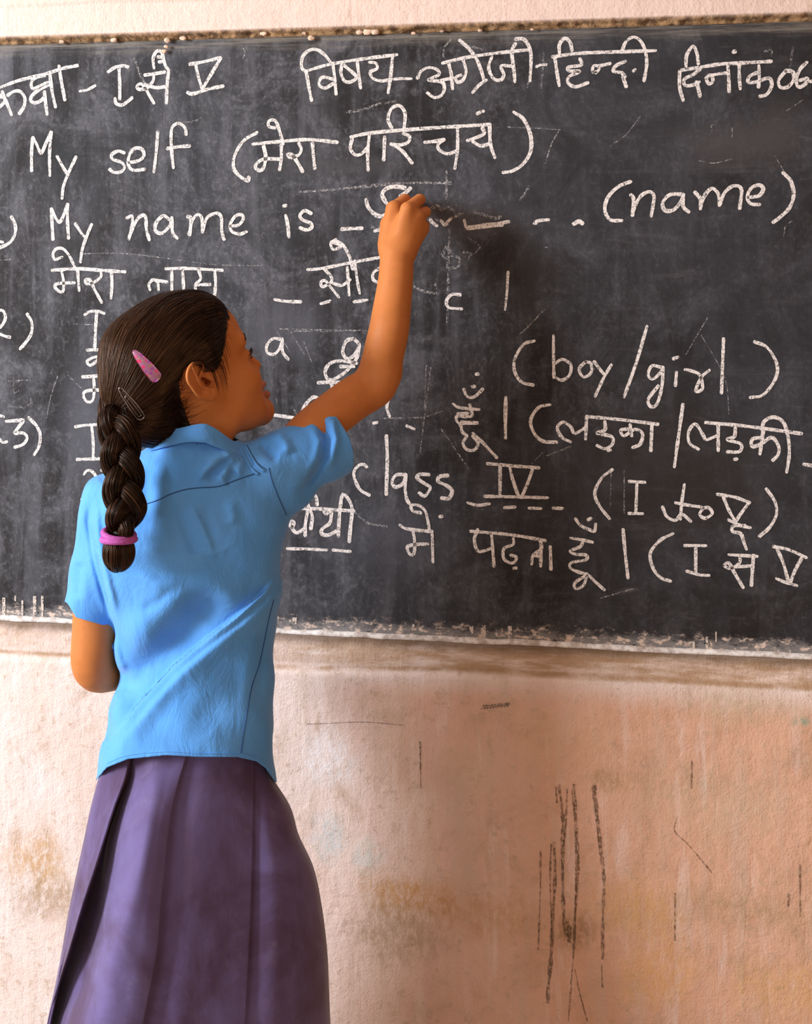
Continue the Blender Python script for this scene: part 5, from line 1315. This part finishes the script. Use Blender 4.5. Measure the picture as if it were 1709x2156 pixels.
# fine baby hairs along the hairline, lying on the skin and running back into the hair
wp, wr_ = [], []
hs = catmull([(u, v) for u, v, s0 in hl_px[1:-1]], 10); hs0 = np.interp(np.linspace(0, 1, len(hs)), np.linspace(0, 1, len(hl_px) - 2), [h[2] for h in hl_px[1:-1]])
paths = []
for i in range(330):
    j = rng.integers(0, len(hs)); u, v = hs[j] + rng.normal(size=2) * 2.0
    if v < 640 and u > 470: continue
    ou = abs(rng.normal()) * (7 if v < 790 else 11); k = rng.normal() * 4
    if 440 < u < 472 and 700 < v < 790 and rng.random() < 0.35: path = [(u - 6, v - 6), (u + 2, v + 4), (u + 7 + ou * .4, v + 18 + ou), (u + 12 + ou * .6, v + 34 + ou * 2.0)]      # sideburn
    elif v > 790: path = [(u - 12, v + 5), (u - 3, v - 1), (u + ou * 0.7, v - 5 + k * .3), (u + ou * 1.4, v - 12 + k)]
    else: path = [(u - 16, v + 2), (u - 6, v), (u + ou * 0.5, v + 1 + k * .5), (u + ou, v + 5 + k)]
    paths.append(catmull(path, 4))
paths = np.array(paths)
pw = hits(head_field, paths.reshape(-1, 2), -0.10, 0.06)
g_ = grad(head_field, pw, 0.001); pw = pw + 0.0005 * g_ / (np.linalg.norm(g_, axis=1)[:, None] + 1e-9)
for P_ in pw.reshape(paths.shape[0], paths.shape[1], 3):
    if np.linalg.norm(np.diff(P_, axis=0), axis=1).max() > 0.012: continue
    wp.append(P_); wr_.append(np.linspace(0.00030, 0.00008, len(P_)))
V, Q = tubes_mesh(np.array(wp), np.array(wr_), 3)
o = mesh_obj('baby_hair', V, Q, M_HAIR); o.parent = hair
set_tone(o, rng.random(len(wp)) * 0.3, len(V) // len(wp))
# ---- purple band
def torus(c, ax, bx, R1, R2, r, n=48, sides=10, wav=0.0):
    a = np.linspace(0, 2 * math.pi, n, endpoint=False)
    return c + (R1 * np.cos(a))[:, None] * ax + (R2 * np.sin(a))[:, None] * bx + (wav * np.sin(a + 0.6))[:, None] * np.cross(ax, bx)
M_BAND = simple('magenta_elastic', (0.42, 0.075, 0.33), 0.75, 400, 0.2, 0.3)
m = MB(); bc = G(250, 1130, -0.120)
ax = GR * 0.995 + UP * -0.06; bx = -GD
m.tube(torus(bc + UP * 0.0035, ax, bx, 0.0205, 0.0185, 0, wav=0.0035), 0.0042, 10, True)
m.tube(torus(bc - UP * 0.0035, ax, bx, 0.0215, 0.0190, 0, wav=-0.0010), 0.0044, 10, True)
o = m.build('hair_band', M_BAND); o.parent = hair; o['label'] = 'magenta elastic band round the end of the plait'
# ---- clips lying on the hair
def hair_hit(u, v):
    return hit(hair_field, u, v, -0.16, 0.12, 200)
def mat_clip():
    t = NT('pink_printed_clip'); P = t.pos()
    v = t.n('ShaderNodeTexVoronoi'); t.link(P, v.inputs['Vector']); v.inputs['Scale'].default_value = 190
    s = t.xyz(v.outputs['Color'])
    dot = t.ramp(v.outputs['Distance'], 0.50, 0.42)
    c = t.mix(t.math('MULTIPLY', dot, t.ramp(s[0], 0.40, 0.45)), (0.33, 0.125, 0.22), (0.62, 0.03, 0.13))
    c = t.mix(t.math('MULTIPLY', dot, t.ramp(s[0], 0.30, 0.25)), c, (0.33, 0.20, 0.13))
    c = t.mix(t.math('MULTIPLY', dot, t.ramp(s[1], 0.70, 0.74)), c, (0.30, 0.05, 0.28))
    return t.done(c, 0.35)
def clip_outline(a, b, wa, wb, n=14):
    """rounded long drop from pixel a (narrow end) to b, half widths in px"""
    a = np.array(a, float); b = np.array(b, float); d = b - a; L = np.linalg.norm(d); d /= L; n_ = np.array([-d[1], d[0]])
    ts = np.r_[np.linspace(0, 1, 22)]
    wid = np.interp(ts, [0, 0.04, 0.2, 0.6, 0.9, 0.97, 1], [wa * 0.5, wa, wa + (wb - wa) * 0.45, wb * 0.98, wb, wb * 0.8, wb * 0.45])
    return [a + d * L * t for t in ts], wid, n_
def clip_solid(a, b, wa, wb, up0, thick):
    mids, wid, n_ = clip_outline(a, b, wa, wb)
    cen = np.array([hair_hit(*p) for p in mids])
    k = np.polyfit(np.arange(len(cen)), cen, 2); cen = np.stack([np.polyval(k[:, c], np.arange(len(cen))) for c in range(3)], 1)
    nn = []; 
    for p in cen:
        g = grad(hair_field, p[None], 0.003)[0]; nn.append(g / np.linalg.norm(g))
    nn = np.array(nn); nn = nn.mean(0) * 0.6 + nn * 0.4; nn /= np.linalg.norm(nn, axis=1)[:, None]
    T = np.gradient(cen, axis=0); T /= np.linalg.norm(T, axis=1)[:, None]
    S = np.cross(nn, T); S /= np.linalg.norm(S, axis=1)[:, None]
    return cen + nn * up0, S, nn, wid / 1440.0, thick
cen, S, nn, w_, th = clip_solid((281, 738), (333, 800), 4.5, 12.5, 0.0045, 0.0018)
V, Fc = [], []
cols = np.linspace(-1, 1, 9); k = len(cols)
for side in (1, 0):
    for i in range(len(cen)):
        for c in cols:
            V.append(cen[i] + S[i] * w_[i] * c + nn[i] * (th * (1 - 0.6 * c * c) if side else -0.0004))
R_ = len(cen)
for sd in (0, 1):
    for i in range(R_ - 1):
        for j in range(k - 1):
            q = (sd * R_ * k + i * k + j, sd * R_ * k + i * k + j + 1, sd * R_ * k + (i + 1) * k + j + 1, sd * R_ * k + (i + 1) * k + j)
            Fc.append(q if sd == 0 else q[::-1])
ring = [i * k for i in range(R_)] + [(R_ - 1) * k + j for j in range(1, k)] + [i * k + k - 1 for i in range(R_ - 2, -1, -1)] + [j for j in range(k - 2, 0, -1)]
for i in range(len(ring)):
    a, b = ring[i], ring[(i + 1) % len(ring)]
    Fc.append((b, a, a + R_ * k, b + R_ * k))
o = mesh_obj('hair_clip', V, Fc, mat_clip()); o.parent = hair; o['label'] = 'pink flower-spotted snap clip on the side of the head'
cen, S, nn, w_, th = clip_solid((253, 815), (300, 880), 3.0, 8.5, 0.0048, 0.001)
m = MB()
loop = np.vstack([cen + S * w_[:, None], (cen - S * w_[:, None])[::-1]])
m.tube(loop, 0.0010, 6, True)
inner = np.vstack([cen[6:20] + S[6:20] * w_[6:20, None] * 0.42, (cen[6:20] - S[6:20] * w_[6:20, None] * 0.42)[::-1]])
m.tube(inner, 0.0006, 6, True)
m.tube(np.array([cen[0] + nn[0] * 0.0008, cen[1] + nn[1] * 0.001]), 0.0022, 8)
o = m.build('hair_clip', simple('clear_grey_clip', (0.26, 0.22, 0.20), 0.25, 200, 0.2, Metallic=0.8)); o.parent = hair; o['label'] = 'plain grey open snap clip above the plait'
bpy.context.view_layer.update()
for o in body.children:
    pass
